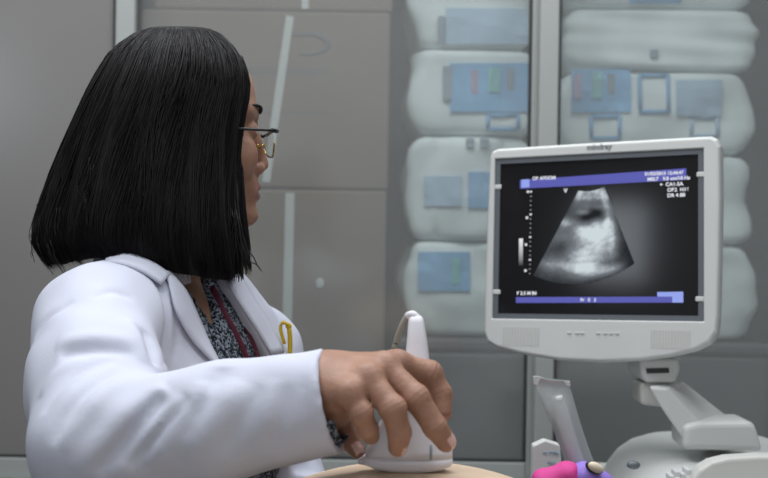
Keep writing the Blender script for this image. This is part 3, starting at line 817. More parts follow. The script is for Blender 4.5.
def f_hand(p):
    d = cone(p, EL, WR, 0.036, 0.026)
    d = smin(d, cone(p, P(300, 390, .975), P(326, 381, .975), 0.026, 0.0245), 0.01)
    ks = ['index', 'middle', 'ring', 'little']
    for i, k in enumerate(ks):
        t = i / 3
        w = WA * (1 - t) + WD * t
        d = smin(d, cone(p, w, FJ[k][0], 0.0185, RAD[k][0] * 0.98), 0.014)
    pm = (FJ['index'][0] + FJ['little'][0] + WA + WD) / 4 + np.array([0.0, 0.006, -0.012])
    d = smin(d, cone(p, P(338, 395, .985), pm, 0.017, 0.016), 0.012)                      # heel of the palm
    d = smin(d, ell(p, P(333, 402, .955), (0.011, 0.011, 0.010)), 0.008)                  # wrist bone
    for i, k in enumerate(ks):
        J = FJ[k]; R = RAD[k]
        d = smin(d, cone(p, J[0], J[0], R[0] * 0.92, R[0] * 0.92), 0.010)
        f = cone(p, J[0], J[1], R[0] * 0.94, R[1] * 0.94)
        f = smin(f, ell(p, J[1], (R[1] * 0.95,) * 3), 0.004)
        f = smin(f, cone(p, J[1], J[2], R[1] * 0.95, R[2] * 0.96), 0.003)
        f = smin(f, cone(p, J[2], J[3], R[2], R[3]), 0.003)
        for jj, am in ((1, .00020), (2, .00016)):
            u = (p - J[jj].astype(np.float32)) @ nrm(J[jj + 1] - J[jj - 1]).astype(np.float32)
            f = f + am * np.cos(u * (2 * math.pi / .0042)) * np.exp(-(u / .0048) ** 2)
        d = smin(d, f, 0.0045)
    t = cone(p, THJ[0], THJ[1], 0.0135, 0.0110)
    t = smin(t, cone(p, THJ[1], THJ[2], 0.0110, 0.0098), 0.003); t = smin(t, cone(p, THJ[2], THJ[3], 0.0098, 0.0072), 0.003)
    d = smin(d, t, 0.006)
    # skin creases over the finger joints
    return d
def f_body(p):
    d = smin(f_torso(p, -0.004), f_neck(p), 0.02)
    d = smin(d, cone(p, SR, EL, 0.048, 0.040), 0.02); d = smin(d, cone(p, EL, WR, 0.038, 0.026), 0.01)
    d = smin(d, cone(p, SL, EL2, 0.046, 0.040), 0.02); d = smin(d, cone(p, EL2, WR2, 0.038, 0.026), 0.01)
    d = smin(d, ell(p, WR2 + np.array([0.02, -0.04, -0.01]), (0.03, 0.055, 0.02)), 0.02)
    HIPC = TW(-0.04, 0, -0.54)
    for s in (-1, 1):
        K = TW(0.36, s * 0.09, -0.575); H = TW(-0.02, s * 0.085, -0.555); A = TW(0.34, s * 0.09, -0.99)
        d = smin(d, cone(p, H, K, 0.078, 0.055), 0.04); d = smin(d, cone(p, K, A, 0.052, 0.036), 0.02)
        d = smin(d, cone(p, A, TW(0.46, s * 0.09, -1.04), 0.036, 0.026), 0.02)
    return d

parts = []
V, Fq = nets(f_head, HO - np.array([0.14, 0.14, 0.135]), HO + np.array([0.14, 0.14, 0.13]), 0.0016)
q = (V - HO) @ HR; Q = q[Fq[:, 0]]
mi = np.zeros(len(Fq), int)
mi[((Q[:, 0] > 0.0935 - 0.35 * np.abs(Q[:, 1])) & (np.abs(Q[:, 1]) < 0.021) & (Q[:, 2] < -0.0605) & (Q[:, 2] > -0.0805) & (Q[:, 0] > 0.085))] = 1
ey = np.sqrt((Q[:, 0] - .0795) ** 2 + (np.abs(Q[:, 1]) - .032) ** 2 + (Q[:, 2] - .002) ** 2)
lid = (ey < 0.0134) & (np.abs(Q[:, 2] - 0.0005) < 0.0048 - 0.0045 * ((np.abs(Q[:, 1]) - 0.032) / 0.0125) ** 2) & (Q[:, 0] > 0.084)
mi[lid] = 2; mi[lid & (np.hypot(np.abs(Q[:, 1]) - .032, Q[:, 2] - .001) < 0.0052)] = 3
parts.append((V, Fq, mi))
V, Fq = nets(f_body, (-0.50, 0.90, 0.02), (0.22, 1.66, 1.24), 0.008)
parts.append((V, Fq, np.zeros(len(Fq), int)))
V, Fq = nets(lambda p: smax(f_hand(p), -(p[..., 0] - P(292, 390, .975)[0]), 0.001), (P(292, 0, .975)[0] - 0.004, 0.905, P(0, 466, .97)[2]), (P(462, 0, .97)[0], 1.02, P(0, 340, .97)[2]), 0.0010)
# fingernails: the far side of the end of each finger
mi = np.zeros(len(Fq), int); C = V[Fq[:, 0]]
for k, dirv, r in (('middle', RIGHT * 0.80 - FWD * 0.55 + UP * 0.1, .0062), ('ring', -FWD * 0.5 + RIGHT * 0.8, .004)):
    tip = FJ[k][3]; ax = nrm(FJ[k][3] - FJ[k][2]); dv = nrm(dirv - ax * (dirv @ ax))
    c = tip + dv * RAD[k][3] * 0.95 + ax * 0.001
    e = C - c; mi[(np.abs(e @ ax) < 0.0062) & (np.abs(e @ np.cross(ax, dv)) < 0.0052) & (np.abs(e @ dv) < 0.006)] = 4
tip = THJ[3]; ax = nrm(THJ[3] - THJ[2]); dv = nrm(-FWD * 1.0 + RIGHT * 0.3 + UP * 0.4); dv = nrm(dv - ax * (dv @ ax)); e = C - (tip + dv * 0.0068 + ax * 0.001)
mi[(np.abs(e @ ax) < 0.005) & (np.abs(e @ np.cross(ax, dv)) < 0.0042) & (np.abs(e @ dv) < 0.005)] = 4
parts.append((V, Fq, mi))
VV = np.concatenate([p[0] for p in parts]); off = np.cumsum([0] + [len(p[0]) for p in parts])
FF = np.concatenate([p[1] + o for p, o in zip(parts, off)]); MI = np.concatenate([p[2] for p in parts])
sono = link_mesh('person', VV, FF, [M_skin, M_lip, M_eye, M_iris, M_nail], smooth=True, midx=MI, origin=TW(-0.04, 0, -0.62))
tag(sono, 'person with black bob hair and glasses in a white coat holding the probe', 'person')

# --- coat
def f_sleeve(p):
    mid = EL * 0.45 + WR * 0.55 + UP * 0.001
    d = cone(p, SR, SR * 0.45 + EL * 0.55, 0.066, 0.063); d = smin(d, cone(p, SR * 0.45 + EL * 0.55, EL, 0.063, 0.057), 0.03)
    d = smin(d, cone(p, EL, mid, 0.057, 0.050), 0.03); d = smin(d, cone(p, mid, WR + nrm(WR - EL) * 0.03, 0.050, 0.0465), 0.02)
    return d
def f_coat0(p):
    d = f_torso(p, 0.016)
    d = smin(d, f_sleeve(p), 0.018)
    s = smin(cone(p, SL, EL2, 0.062, 0.056), cone(p, EL2, WR2, 0.056, 0.046), 0.03)
    return smin(d, s, 0.02)
FOLDS = []
def fold(amp, sig, pts):
    """amp > 0 a valley, amp < 0 a ridge of the cloth; pts lie on the sleeve"""
    FOLDS.append((amp, sig, [march(f_coat0, x, y, 0.85, 1.6) for x, y in spline([np.array(q, float) for q in pts], 5)]))
fold(.0050, .0075, [(60, 357), (78, 351), (108, 350), (136, 355)]); fold(-.0045, .009, [(56, 346), (80, 340), (110, 339), (138, 345)])
fold(.0070, .0070, [(146, 330), (151, 347), (155, 366)]); fold(-.0045, .0075, [(126, 318), (138, 340), (145, 364)])
fold(.0044, .0062, [(54, 446), (66, 416), (92, 388), (122, 370)]); fold(-.0036, .0080, [(64, 452), (82, 420), (108, 392), (134, 377)])
fold(.0032, .0060, [(42, 414), (58, 390), (88, 368), (118, 359)]); fold(-.0028, .0075, [(40, 398), (56, 376), (86, 359)])
fold(-.0060, .0100, [(74, 474), (110, 434), (146, 400), (166, 386)]); fold(.0070, .0080, [(96, 474), (126, 440), (152, 408), (164, 394)])
fold(-.0045, .0090, [(112, 478), (140, 446), (170, 412), (182, 396)]); fold(.0060, .0070, [(126, 468), (156, 436), (190, 396)])
fold(-.0050, .0100, [(150, 468), (172, 440), (200, 400), (206, 380)]); fold(.0055, .0110, [(168, 452), (192, 418), (216, 380), (222, 366)])
fold(-.0040, .0110, [(186, 462), (214, 420), (240, 380)]); fold(.0030, .0090, [(220, 456), (240, 424), (262, 384)])
fold(.0022, .0070, [(270, 452), (282, 420), (284, 384)]); fold(-.0022, .0080, [(254, 456), (268, 420), (274, 380)])
fold(.0030, .0060, [(36, 336), (48, 318), (74, 300)]); fold(.0025, .0060, [(92, 300), (112, 292), (134, 300)])
fold(.0060, .0040, [(146, 268), (161, 290), (168, 320), (163, 352), (160, 368)]); fold(.0035, .0030, [(158, 276), (172, 300), (177, 330), (174, 362)])
fold(.0010, .0018, [(301, 356), (303, 390), (308, 430), (313, 452)])
def f_fold(p):
    o = np.zeros(p.shape[:-1], np.float32)
    for amp, sig, q in FOLDS:
        lo = np.min(q, 0) - 4 * sig; hi = np.max(q, 0) + 4 * sig
        m = np.all((p > lo) & (p < hi), -1)
        if not m.any(): continue
        pp = p[m]; best = np.full(len(pp), 9.0, np.float32); tt = np.zeros(len(pp), np.float32); n = len(q) - 1
        for i in range(n):
            a = q[i].astype(np.float32); ba = (q[i + 1] - q[i]).astype(np.float32); d = pp - a
            h = np.clip(d @ ba / float(ba @ ba), 0, 1); e = np.sqrt(((d - h[:, None] * ba) ** 2).sum(-1)); u = e < best
            best[u] = e[u]; tt[u] = ((i + h) / n)[u]
        tap = np.maximum(0, np.sin(np.pi * np.clip(tt, 0, 1))) ** 0.7
        o[m] += 1.5 * amp * tap * np.exp(-(best / sig) ** 1.5)
    return o
# edges of the open front, as places across the chest at each height
f_tc = lambda p: smin(f_torso(p, 0.016), cone(p, SL, EL2, 0.058, 0.056), 0.02)
ZN = [(q[2], (q - TM) @ TL) for q in (march(f_tc, x, y, 1.0, 1.6) for x, y in ((180, 282), (190, 297), (206, 332), (221, 364), (232, 400), (236, 470)))]
ZF = [(q[2], (q - TM) @ TL) for q in (march(f_tc, x, y, 1.0, 1.6) for x, y in ((226, 278), (232, 290), (252, 325), (270, 356), (284, 400), (290, 470)))]
ZN.sort(); ZF.sort()
def f_coat(p, fold=True):
    d = f_coat0(p)
    if fold:
        d = d + f_fold(p)
        d = d + 0.0007 * (np.sin(p[..., 0] * 60 + p[..., 2] * 95 + 2 * np.sin(p[..., 1] * 40)) + 0.6 * np.sin(p[..., 0] * 120 - p[..., 2] * 60))
    rel = p - TM.astype(np.float32); l = rel @ TL.astype(np.float32); n = rel @ TN.astype(np.float32); z = p[..., 2]
    ln = np.interp(z, [a for a, _ in ZN], [c for _, c in ZN]); lf = np.interp(z, [a for a, _ in ZF], [c for _, c in ZF])
    cut = np.maximum(np.maximum(ln - l, l - lf), 0.035 - n)
    cut = np.maximum(cut, -(f_sleeve(p) - 0.002))                        # never through the raised sleeve
    d = smax(d, -cut, 0.004)
    neckhole = np.maximum(f_neck(p) - 0.016, (TM[2] + 0.02) - z)
    d = smax(d, -neckhole, 0.004)
    ax = nrm(WR - EL); end = WR + ax * 0.006
    arm = np.maximum((p - end.astype(np.float32)) @ ax.astype(np.float32), cone(p, EL, WR + ax * 0.06, 0.09, 0.09))
    d = smax(d, arm * (cone(p, EL + ax * .1, WR + ax * 0.1, .10, .10) < 0) - 1.0 * (cone(p, EL + ax * .1, WR + ax * 0.1, .10, .10) >= 0), 0.002)
    d = smax(d, -cone(p, WR - ax * 0.05, WR + ax * 0.05, 0.036, 0.0425), 0.003)
    return smax(d, 0.60 - z, 0.004)
V, Fq = nets(f_coat, (-0.47, 0.90, 0.58), (0.03, 1.60, 1.22), 0.0032)
coat = link_mesh('lab_coat', V, Fq, M_coat, sono, smooth=True)

def sheet(name, Lp, Rp_, nu, nv, lift, m, parent, thick=0.003, f=None, curl=0.0):
    """a piece of cloth lying on the coat between two lines drawn on it"""
    f = f or f_tc
    L = spline([np.array(q, float) for q in Lp], nv); R = spline([np.array(q, float) for q in Rp_], nv)
    G = []
    for j in range(nv):
        for i in range(nu):
            t = i / (nu - 1); x, y = L[j] * (1 - t) + R[j] * t
            q = march(f, x, y, 0.9, 1.7, 0.0012)
            G.append(q - FWD * (lift + curl * math.sin(math.pi * t)))
    Fc = [(j * nu + i, j * nu + i + 1, (j + 1) * nu + i + 1, (j + 1) * nu + i) for j in range(nv - 1) for i in range(nu - 1)]
    o = link_mesh(name, G, Fc, m, parent, smooth=True)
    s = o.modifiers.new('thickness', 'SOLIDIFY'); s.thickness = thick; s.offset = 0
    return o
sheet('lapel', [(166, 271), (172, 292), (179, 316), (194, 341), (219, 366)], [(171, 271), (188, 292), (200, 318), (210, 341), (223, 367)], 8, 18, 0.007, M_coat, coat, curl=0.004)
sheet('lapel', [(226, 279), (236, 297), (254, 325), (272, 355)], [(240, 274), (251, 293), (267, 320), (284, 352)], 6, 16, 0.003, M_coat, coat)
sheet('collar', [(108, 262), (128, 265), (148, 273), (164, 284)], [(112, 250), (134, 254), (156, 263), (172, 274)], 5, 16, 0.012, M_coat, coat)
cl = []
for k in range(33):
    a = math.radians(-118 + k / 32 * 236) + math.pi
    c = NB + np.array([0, 0, 0.012]); dirv = TN * math.cos(a) + TL * math.sin(a)
    front = max(0, math.cos(a))
    base = c + dirv * (0.082 + 0.01 * front) - UP * (0.03 * front); top = c + dirv * 0.068 + UP * (0.030 - 0.030 * front)
    cl.append((base, top, c + dirv * 0.064 + UP * (0.0 - 0.02 * front)))
V = []; Fc = []
for (a_, t_, i_) in cl: V += [a_, (a_ + t_) / 2 + UP * 0.004, t_, i_]
for k in range(32):
    for j in range(3): Fc.append((k * 4 + j, k * 4 + j + 1, (k + 1) * 4 + j + 1, (k + 1) * 4 + j))
o = link_mesh('collar_stand', V, Fc, M_coat, coat, smooth=True); s = o.modifiers.new('thickness', 'SOLIDIFY'); s.thickness = 0.003
# stitching round the cuff
ax = nrm(WR - EL); e1 = nrm(np.cross(ax, UP)); e2 = np.cross(e1, ax)

# --- patterned top under the coat, ribbon, its sleeve end
def f_top(p):
    d = f_torso(p, 0.003)
    z = p[..., 2]; rel = p - TM.astype(np.float32); l = rel @ TL.astype(np.float32); n = rel @ TN.astype(np.float32)
    vneck = np.maximum(np.abs(l + 0.030) - np.maximum(0.0, (z - (TM[2] + 0.0)) * 0.32), 0.0 - n)
    d = smax(d, -vneck, 0.003)
    d = smax(d, -(f_neck(p) - 0.004), 0.003)
    return smax(d, 0.59 - z, 0.003)
V, Fq = nets(f_top, (-0.46, 1.08, 0.57), (0.0, 1.60, 1.20), 0.006)
top = link_mesh('patterned_top', V, Fq, M_lace, sono, smooth=True)
V, Fq = nets(lambda p: np.maximum(np.abs(cone(p, WR - ax * 0.04, WR + ax * 0.010, 0.0375, 0.0365)) - 0.0012, np.maximum((p - (WR + ax * 0.011).astype(np.float32)) @ ax.astype(np.float32), -((p - (WR - ax * 0.03).astype(np.float32)) @ ax.astype(np.float32)))),
             WR - 0.06, np.array([WR[0] + 0.06, WR[1] + 0.06, P(0, 408, .972)[2]]), 0.0014)
link_mesh('top_sleeve_end', V, Fq, M_lace, sono, smooth=True)
def ribbon(name, pts, w, m, parent, lift=0.003, f=f_top):
    pts = spline([np.array(q, float) for q in pts], 20); q = [march(f, x, y, 1.0, 1.7, 0.001) - FWD * lift for x, y in pts]
    b = MB(); b.tube(q, w / 2, 8, flat=0.25, upv=FWD); return b.build(name, m, parent)
lany = ribbon('lanyard', [(212, 286), (224, 312), (238, 338), (248, 362), (256, 385)], 0.008, M_maroon, sono)
ribbon('lanyard_strand', [(226, 284), (236, 305), (247, 330), (256, 352), (262, 380)], 0.006, M_maroon, lany)

ribbon('zip', [(272, 440), (272.5, 460), (273, 482)], 0.004, M_steel, top)
# --- trousers and shoes (below the picture)
f_trs = lambda p: smax(f_body(p) - 0.007, np.maximum(p[..., 2] - 0.66, 0.12 - p[..., 2]), 0.004)
V, Fq = nets(f_trs, (-0.50, 0.95, 0.10), (0.22, 1.66, 0.68), 0.010); link_mesh('trousers', V, Fq, M_trouser, sono, smooth=True)
for s in (-1, 1):
    A = TW(0.34, s * 0.09, 0); A[2] = 0.045; B_ = TW(0.50, s * 0.09, 0); B_[2] = 0.035
    V, Fq = nets(lambda p: smax(smin(cone(p, A, B_, 0.046, 0.040), cone(p, A, A + np.array([0, 0, 0.06]), 0.046, 0.044), 0.02), 0.004 - p[..., 2], 0.003), np.minimum(A, B_) - 0.08, np.maximum(A, B_) + 0.12, 0.006)
    link_mesh('shoe', V, Fq, M_shoe, sono, smooth=True)

# --- hair: a bob made of a shell and locks lying on it
HT = [  # picture height, back edge, front edge, half depth
    (29.5, 158, 196, .018), (31, 146, 208, .030), (36, 136, 219, .046), (44, 124, 228, .060), (58, 108, 240, .074), (75, 98, 246, .084), (90, 90, 248.5, .090), (105, 82.5, 247, .094), (120, 76, 243, .097), (150, 64, 239, .102),
    (180, 52, 238, .108), (205, 43, 238.5, .113), (225, 36, 240, .117), (240, 34, 243, .119), (255, 37, 247, .120), (268, 45, 251, .118), (284, 54, 254, .114)]
HTa = np.array(HT)
HD = 1.325
def hair_at(py, th, grow=0.0):
    xl, xr, hd = [np.interp(py, HTa[:, 0], HTa[:, i]) for i in (1, 2, 3)]
    c = P((xl + xr) / 2, py, HD); a = (xr - xl) / 2 / F * HD
    ex = 2.7
    ca, sa = math.cos(th), math.sin(th)
    return c + RIGHT * (np.sign(ca) * abs(ca) ** (2 / ex) * (a + grow)) + (FWD + RIGHT * (((xl + xr) / 2 - CX) / F)) * (np.sign(sa) * abs(sa) ** (2 / ex) * (hd + grow))
def hem(th):                         # picture height of the hair's end at each side
    x = math.cos(th)
    if math.sin(th) < 0.1: return float(np.interp(x, [-1, -.67, -.33, -.1, .05, .2, .52, .67, .85, 1], [269, 264, 261, 265, 271, 276, 280, 283, 279, 270]))
    return 262 + 4 * x
OPEN0, OPEN1 = math.radians(-14), math.radians(64)
def in_open(th, py):
    t = (th + math.pi) % (2 * math.pi) - math.pi
    lo = np.interp(py, [92, 106, 124], [0.40, OPEN0 * 0.3, OPEN0]); hi = np.interp(py, [92, 106, 124], [0.40, OPEN1 * 0.6, OPEN1])
    return lo < t < hi
def lock(th, t): return t ** 0.6 * (0.0026 * math.sin(th * 19 + 2 * math.sin(t * 3.5 + 1)) + 0.0017 * math.sin(th * 37 + 3 * t) + 0.0030 * math.sin(th * 7 + 2 * t))
NR, NT = 60, 220
rs = np.random.RandomState(5)
V = []; Fc = []
for i in range(NR):
    for k in range(NT):
        th = 2 * math.pi * k / NT; t = i / (NR - 1)
        py = 29.6 + (hem(th) - 5 - 29.6) * t ** 1.25
        g = -0.004 + lock(th, t)
        V.append(hair_at(py, th, g * min(1, t * 4) - 0.010 * max(0, t - 0.86) ** 2 * 50))
for i in range(NR - 1):
    for k in range(NT):
        k2 = (k + 1) % NT; th = 2 * math.pi * (k + .5) / NT; py = 29.6 + (hem(th) - 5 - 29.6) * ((i + .5) / (NR - 1)) ** 1.25
        if in_open(th, py): continue
        Fc.append((i * NT + k, i * NT + k2, (i + 1) * NT + k2, (i + 1) * NT + k))
# inner face of the shell
nV = len(V); cin = P(160, 150, HD)
V2 = [v + (P(160, 0, HD) * [1, 1, 0] + np.array([0, 0, v[2]]) - v) * 0.10 for v in V]
Fin = [tuple(q + nV for q in f[::-1]) for f in Fc]
hb = MB(); hb.add(V, Fc, 0, True); hb.add(V2, [tuple(q for q in f[::-1]) for f in Fc], 0, True)
nlock = 0
for s in range(5200):
    th = rs.uniform(0, 2 * math.pi)
    if math.sin(th) > 0.3 and rs.rand() < 0.5: th = -th
    tt = (th + math.pi) % (2 * math.pi) - math.pi
    p0 = 29.6 + 45 * rs.rand() ** 3; p1 = hem(th) + rs.normal(0, 1.6) - 2 + 2.2 * math.sin(th * 31) * math.sin(th * 13)
    if rs.rand() < 0.06: p1 += rs.uniform(2, 9)
    if OPEN0 - 0.05 < tt < OPEN1 + 0.05:
        if tt < 0.25: th = OPEN0 - abs(rs.normal(0.02, 0.05)); p0 = max(p0, 60)
        else: p1 = rs.uniform(88, 102)
    g0 = rs.uniform(-0.0035, 0.0015); ph = rs.uniform(0, 6.28); am = rs.uniform(0.0, 0.045); dr = rs.normal(0, 0.07)
    n = 14; pts = []
    for j in range(n):
        u = j / (n - 1); py = p0 + (p1 - p0) * u ** 1.35
        g = g0 + 0.0015 * math.sin(ph + 4 * u) - 0.010 * max(0, u - 0.82) ** 2 * 30
        a_ = th + dr * u + am * math.sin(ph + 5 * u); a_ += 0.035 * u * math.cos(a_ * 19 + 2 * math.sin(u * 3.5 + 1))
        pts.append(hair_at(py, a_, g + lock(a_, u)))
    w = rs.uniform(0.0004, 0.0011)
    hb.tube(pts, [w * min(1, 0.25 + 3 * j / n) * (1 if j < n - 3 else (n - 0.9 - j) / 3.2) for j in range(n)], 4, flat=0.6)
# long front tips hanging past the chin, and stray hairs
for s in range(170):
    x1 = rs.uniform(200, 252); y1 = 262 + rs.uniform(0, 20) - max(0, x1 - 240) * 0.6
    x0 = rs.uniform(226, 238) if x1 > 215 else rs.uniform(205, 230)
    d0 = HD - rs.uniform(0.03, 0.075)
    pts = spline([P(x0 - 3, 150 + rs.uniform(0, 50), d0 + 0.02), P(x0 + 1, 215, d0 - 0.004), P((x0 + x1) / 2 + 2, 246, d0 - 0.008), P(x1, y1, d0 - 0.010)], 10)
    w = rs.uniform(0.0006, 0.0016); hb.tube(pts, [w * min(1, 0.2 + j * 0.4) * (1 if j < 6 else (10.2 - j) / 4.2) for j in range(10)], 4)
for s in range(60):
    th = rs.uniform(2.2, 4.4); py = rs.uniform(150, 250); pts = []
    for j in range(7): pts.append(hair_at(py + j * 5, th + 0.02 * j, 0.001 + 0.0010 * j * rs.rand()))
    hb.tube(pts, [0.0004] * 7, 3)
for (a_, c_) in (((250, 262), (262, 272)), ((247, 250), (258, 268)), ((52, 205), (32, 238)), ((60, 190), (40, 222))):
    hb.tube(spline([P(a_[0], a_[1], HD - .05), P((a_[0] + c_[0]) / 2 + 1, (a_[1] + c_[1]) / 2 - 2, HD - .05), P(c_[0], c_[1], HD - .05)], 8), [0.0006] * 7 + [0.0001], 4)
hair = hb.build('hair', M_hair, sono)
# eyebrows
for s in (-1, 1):
    q = []
    for t in np.linspace(0, 1, 9):
        y = s * (0.012 + 0.040 * t); q.append(HW(0.0985 - 0.022 * t ** 2.0, y, 0.0255 + 0.006 * math.sin(t * 2.4)))
    b = MB(); b.tube(q, [0.0023 * (0.6 + 0.6 * math.sin(math.pi * (0.15 + 0.8 * i / 8))) for i in range(9)], 8, flat=0.7); b.build('eyebrow', M_hair, sono)

# --- glasses
gl = None
b = MB()
for s in (-1, 1):
    b.tube(spline([HW(0.108, s * 0.009, -0.001), HW(0.109, s * 0.035, 0.0025), HW(0.105, s * 0.060, 0.000)], 10), 0.0021, 8)
    b.tube([HW(0.1085, s * 0.058, 0.000), HW(0.100, s * 0.0675, 0.000)], 0.0026, 8)
b.tube(spline([HW(0.108, -0.009, -0.001), HW(0.111, 0, 0.001), HW(0.108, 0.009, -0.001)], 8), 0.0016, 8)
gl = b.build('eyeglasses', M_black, sono)
for s in (-1, 1):
    b = MB(); b.tube(spline([HW(0.102, s * 0.0675, 0.000), HW(0.065, s * 0.066, 0.0), HW(0.0, s * 0.074, 0.001), HW(-0.018, s * 0.076, -0.018)], 18), 0.0026, 8, flat=0.7); b.build('temple_arm', M_black, gl)
    rim = [HW(0.109 - 0.10 * abs(y) * 0 - 0.004 * (abs(math.cos(a))), s * (0.0345 + 0.0245 * math.cos(a)), -0.014 + 0.0155 * math.sin(a)) for a in np.linspace(-math.pi * 1.02, 0.02, 22) for y in (0,)]
    b = MB(); b.tube(rim, 0.0011, 6); b.build('lower_rim', M_gold, gl)
    ring = [HW(0.1085 - 0.004 * abs(math.cos(a)), s * (0.0345 + 0.0240 * math.cos(a)), -0.0135 + 0.015 * math.sin(a)) for a in np.linspace(0, 2 * math.pi, 28, endpoint=False)]
    b = MB(); b.prism(ring, HF * -0.0012); b.build('lens', M_lensglass, gl)
    b = MB(); b.tube([HW(0.106, s * 0.010, -0.012), HW(0.098, s * 0.009, -0.016)], 0.0012, 6); b.ellipsoid(HW(0.097, s * 0.0095, -0.016), (0.002, 0.002, 0.004), 10); b.build('nose_pad', M_gold, gl)

# --- stool
st = thing('stool', (TW(-0.04, 0, 0)[0], TW(-0.04, 0, 0)[1], 0), 'round dark stool under the seated person in the white coat', 'stool')
c = TW(-0.04, 0, 0)
b = MB(); b.tube([(c[0], c[1], 0.40), (c[0], c[1], 0.405), (c[0], c[1], 0.435), (c[0], c[1], 0.442)], [0.16, 0.175, 0.175, 0.15], 40); b.build('seat', M_shoe, st)
b = MB(); b.tube([(c[0], c[1], 0.05), (c[0], c[1], 0.40)], 0.025, 16); b.build('column', M_alu, st)
for k in range(5):
    a = 2 * math.pi * k / 5; e = c + np.array([math.cos(a), math.sin(a), 0]) * 0.24; e[2] = 0.03
    b = MB(); b.tube([(c[0], c[1], 0.07), tuple(e)], [0.02, 0.014], 10); b.ellipsoid((e[0], e[1], 0.022), (0.022, 0.022, 0.022), 12); b.build('leg', M_shoe, st)

# --- yellow pen clip at the far side of the coat
q0 = march(f_coat0, 288, 352, 1.0, 1.7, 0.001)
dpen = q0[1] - 0.012
pen = thing('pen', P(289, 352, dpen), 'yellow pen clipped to the far edge of the white coat', 'pen')
b = MB(); b.tube(spline([P(290, 356, dpen), P(290, 338, dpen), P(289, 328, dpen)], 8), 0.0030, 10); b.ellipsoid(P(288.5, 326, dpen), (0.004, 0.004, 0.004), 12); b.build('barrel', M_yellow, pen)
b = MB(); b.tube(spline([P(288.5, 325, dpen - .003), P(283, 322.5, dpen - .003), P(280.5, 329, dpen - .003), P(284.5, 344, dpen - .003)], 14), 0.0022, 8); b.build('clip', M_yellow, pen)

# ------------------------------------------------------------------ things on the machine's deck
pouch = thing('clear_pouch', (P(590, 480, 1.42)[0], 1.42, DECKZ), 'clear plastic pouch with a flat sealed top standing on the machine', 'pouch')
secs = [((535.5, 377.5), (568, 380.5), .0012), ((535, 388), (570.5, 389), .0018), ((538.5, 396), (573, 397), .006), ((545.5, 412), (577.5, 413), .012), ((552.5, 428), (582.5, 430), .015), ((560, 447), (590, 452), .017), ((568, 470), (599, 474), .018), ((574, 500), (608, 500.5), .018)]
V = []; Fc = []; n = 28
for (l, r, hd) in secs:
    A = P(l[0], l[1], 1.42); B_ = P(r[0], r[1], 1.42); c = (A + B_) / 2; h = (B_ - A) / 2
    for k in range(n):
        a = 2 * math.pi * k / n; ca, sa = math.cos(a), math.sin(a)
        V.append(c + h * np.sign(ca) * abs(ca) ** 0.8 + FWD * np.sign(sa) * abs(sa) ** 0.8 * hd)
for i in range(len(secs) - 1):
    for k in range(n): Fc.append((i * n + k, i * n + (k + 1) % n, (i + 1) * n + (k + 1) % n, (i + 1) * n + k))
Fc.append(tuple(range(n))); Fc.append(tuple((len(secs) - 1) * n + k for k in range(n))[::-1])
link_mesh('film', V, Fc, M_clear, pouch, smooth=True)
b = MB(); pts = spline([P(557.5, 396, 1.42), P(562, 412, 1.42), P(569, 438, 1.42), P(580, 472, 1.42), P(588, 497, 1.42)], 16)
b.tube([pts[0] + (pts[0] - pts[1]) * 0.25] + pts, [0.003] + [0.0075] * 3 + [0.0088] * 13, 14); b.build('inner_tube', M_lens, pouch)
b = MB(); b.prism([P(533, 376, 1.419), P(540, 376.5, 1.419), P(548, 380, 1.419), P(570, 381, 1.419), P(570.5, 386, 1.419), P(534, 385, 1.419)], (0, 0.002, 0), 0.0005); b.build('sealed_edge', M_lens, pouch)

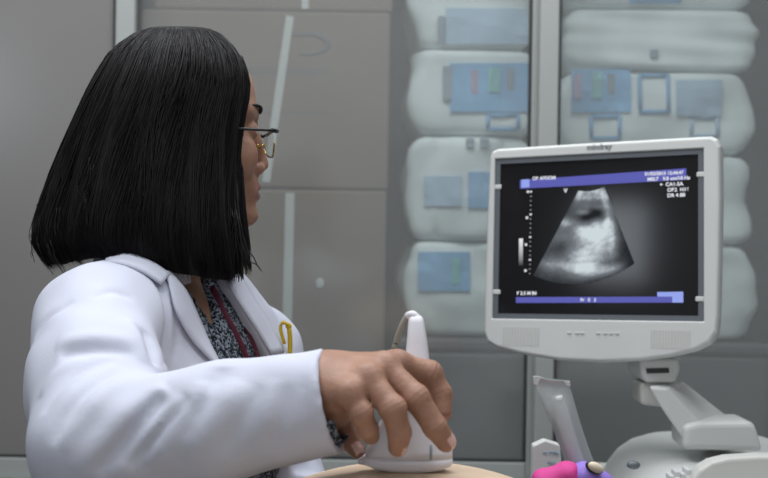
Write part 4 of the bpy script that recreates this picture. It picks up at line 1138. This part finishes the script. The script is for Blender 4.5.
pk = thing('small_packet', (P(546, 500, 1.47)[0], 1.47, DECKZ), 'small pale packet with dark print behind the pink cloth', 'packet')
b = MB(); b.prism([P(532, 491.5, 1.47), P(533, 446, 1.47), P(545, 440.5, 1.47), P(560, 445, 1.47), P(564, 491.5, 1.47)], (0, 0.02, 0), 0.002); b.build('wrapper', M_dev, pk)
for (x, y, w) in ((553, 452.5, 4), (556.5, 454, 2.5), (549.5, 463, 2.0), (553, 463.5, 2.6), (545, 453, 2)):
    q = P(x, y, 1.4685); s = w / F * 1.47
    b = MB(); b.box((q[0] - s, q[1], q[2] - 0.0016), (q[0] + s, q[1] + 0.002, q[2] + 0.0016), 0.0004); b.build('print', M_grey, pk)

def lump(name, label, cat, prims, m, seed, d, amp=0.0025, fr=130):
    c = P(*prims[0][0]); t = thing(name, (c[0], c[1], DECKZ), label, cat)
    def f(p):
        o = None
        for (a, e, ra, rb) in prims:
            q = cone(p, P(*a), P(*e), ra, rb); o = q if o is None else smin(o, q, 0.008)
        o = o + amp * np.sin(p[..., 0] * fr + 2 * np.sin(p[..., 2] * 90 + seed)) * np.cos(p[..., 2] * fr * 0.6 + seed)
        return smax(o, DECKZ + 0.0005 - p[..., 2], 0.003)
    A = np.array([P(*q[i]) for q in prims for i in (0, 1)])
    V, Fq = nets(f, A.min(0) - 0.04, A.max(0) + 0.04, 0.0016)
    return t, V, Fq, m
t, V, Fq, m = lump('pink_cloth', 'bright pink bunched cloth at the bottom beside the purple one', 'cloth', [((548, 482, 1.368), (565, 474, 1.368), .018, .017), ((546, 492, 1.368), (568, 490, 1.368), .020, .020)], M_pink, 1, 1.368)
link_mesh('cloth_fold', V, Fq, m, t, smooth=True)
t, V, Fq, m = lump('purple_cloth', 'purple bunched cloth with a cream oval button beside the pouch', 'cloth', [((585, 476, 1.368), (596, 484, 1.368), .0185, .020), ((586, 492, 1.368), (604, 492, 1.368), .018, .017)], M_purple, 2, 1.39, 0.001)
link_mesh('cloth_fold', V, Fq, m, t, smooth=True)
Mx = Matrix.Rotation(math.radians(25), 4, 'Y')
b = MB(); b.ellipsoid(P(596, 467.5, 1.349), (0.0105, 0.005, 0.0062), 20, M=Mx); b.build('button', M_cream, t)
b = MB(); b.ellipsoid(P(594.5, 467.5, 1.3515), (0.0122, 0.004, 0.0075), 20, M=Mx); b.build('button_rim', M_devdark, t)
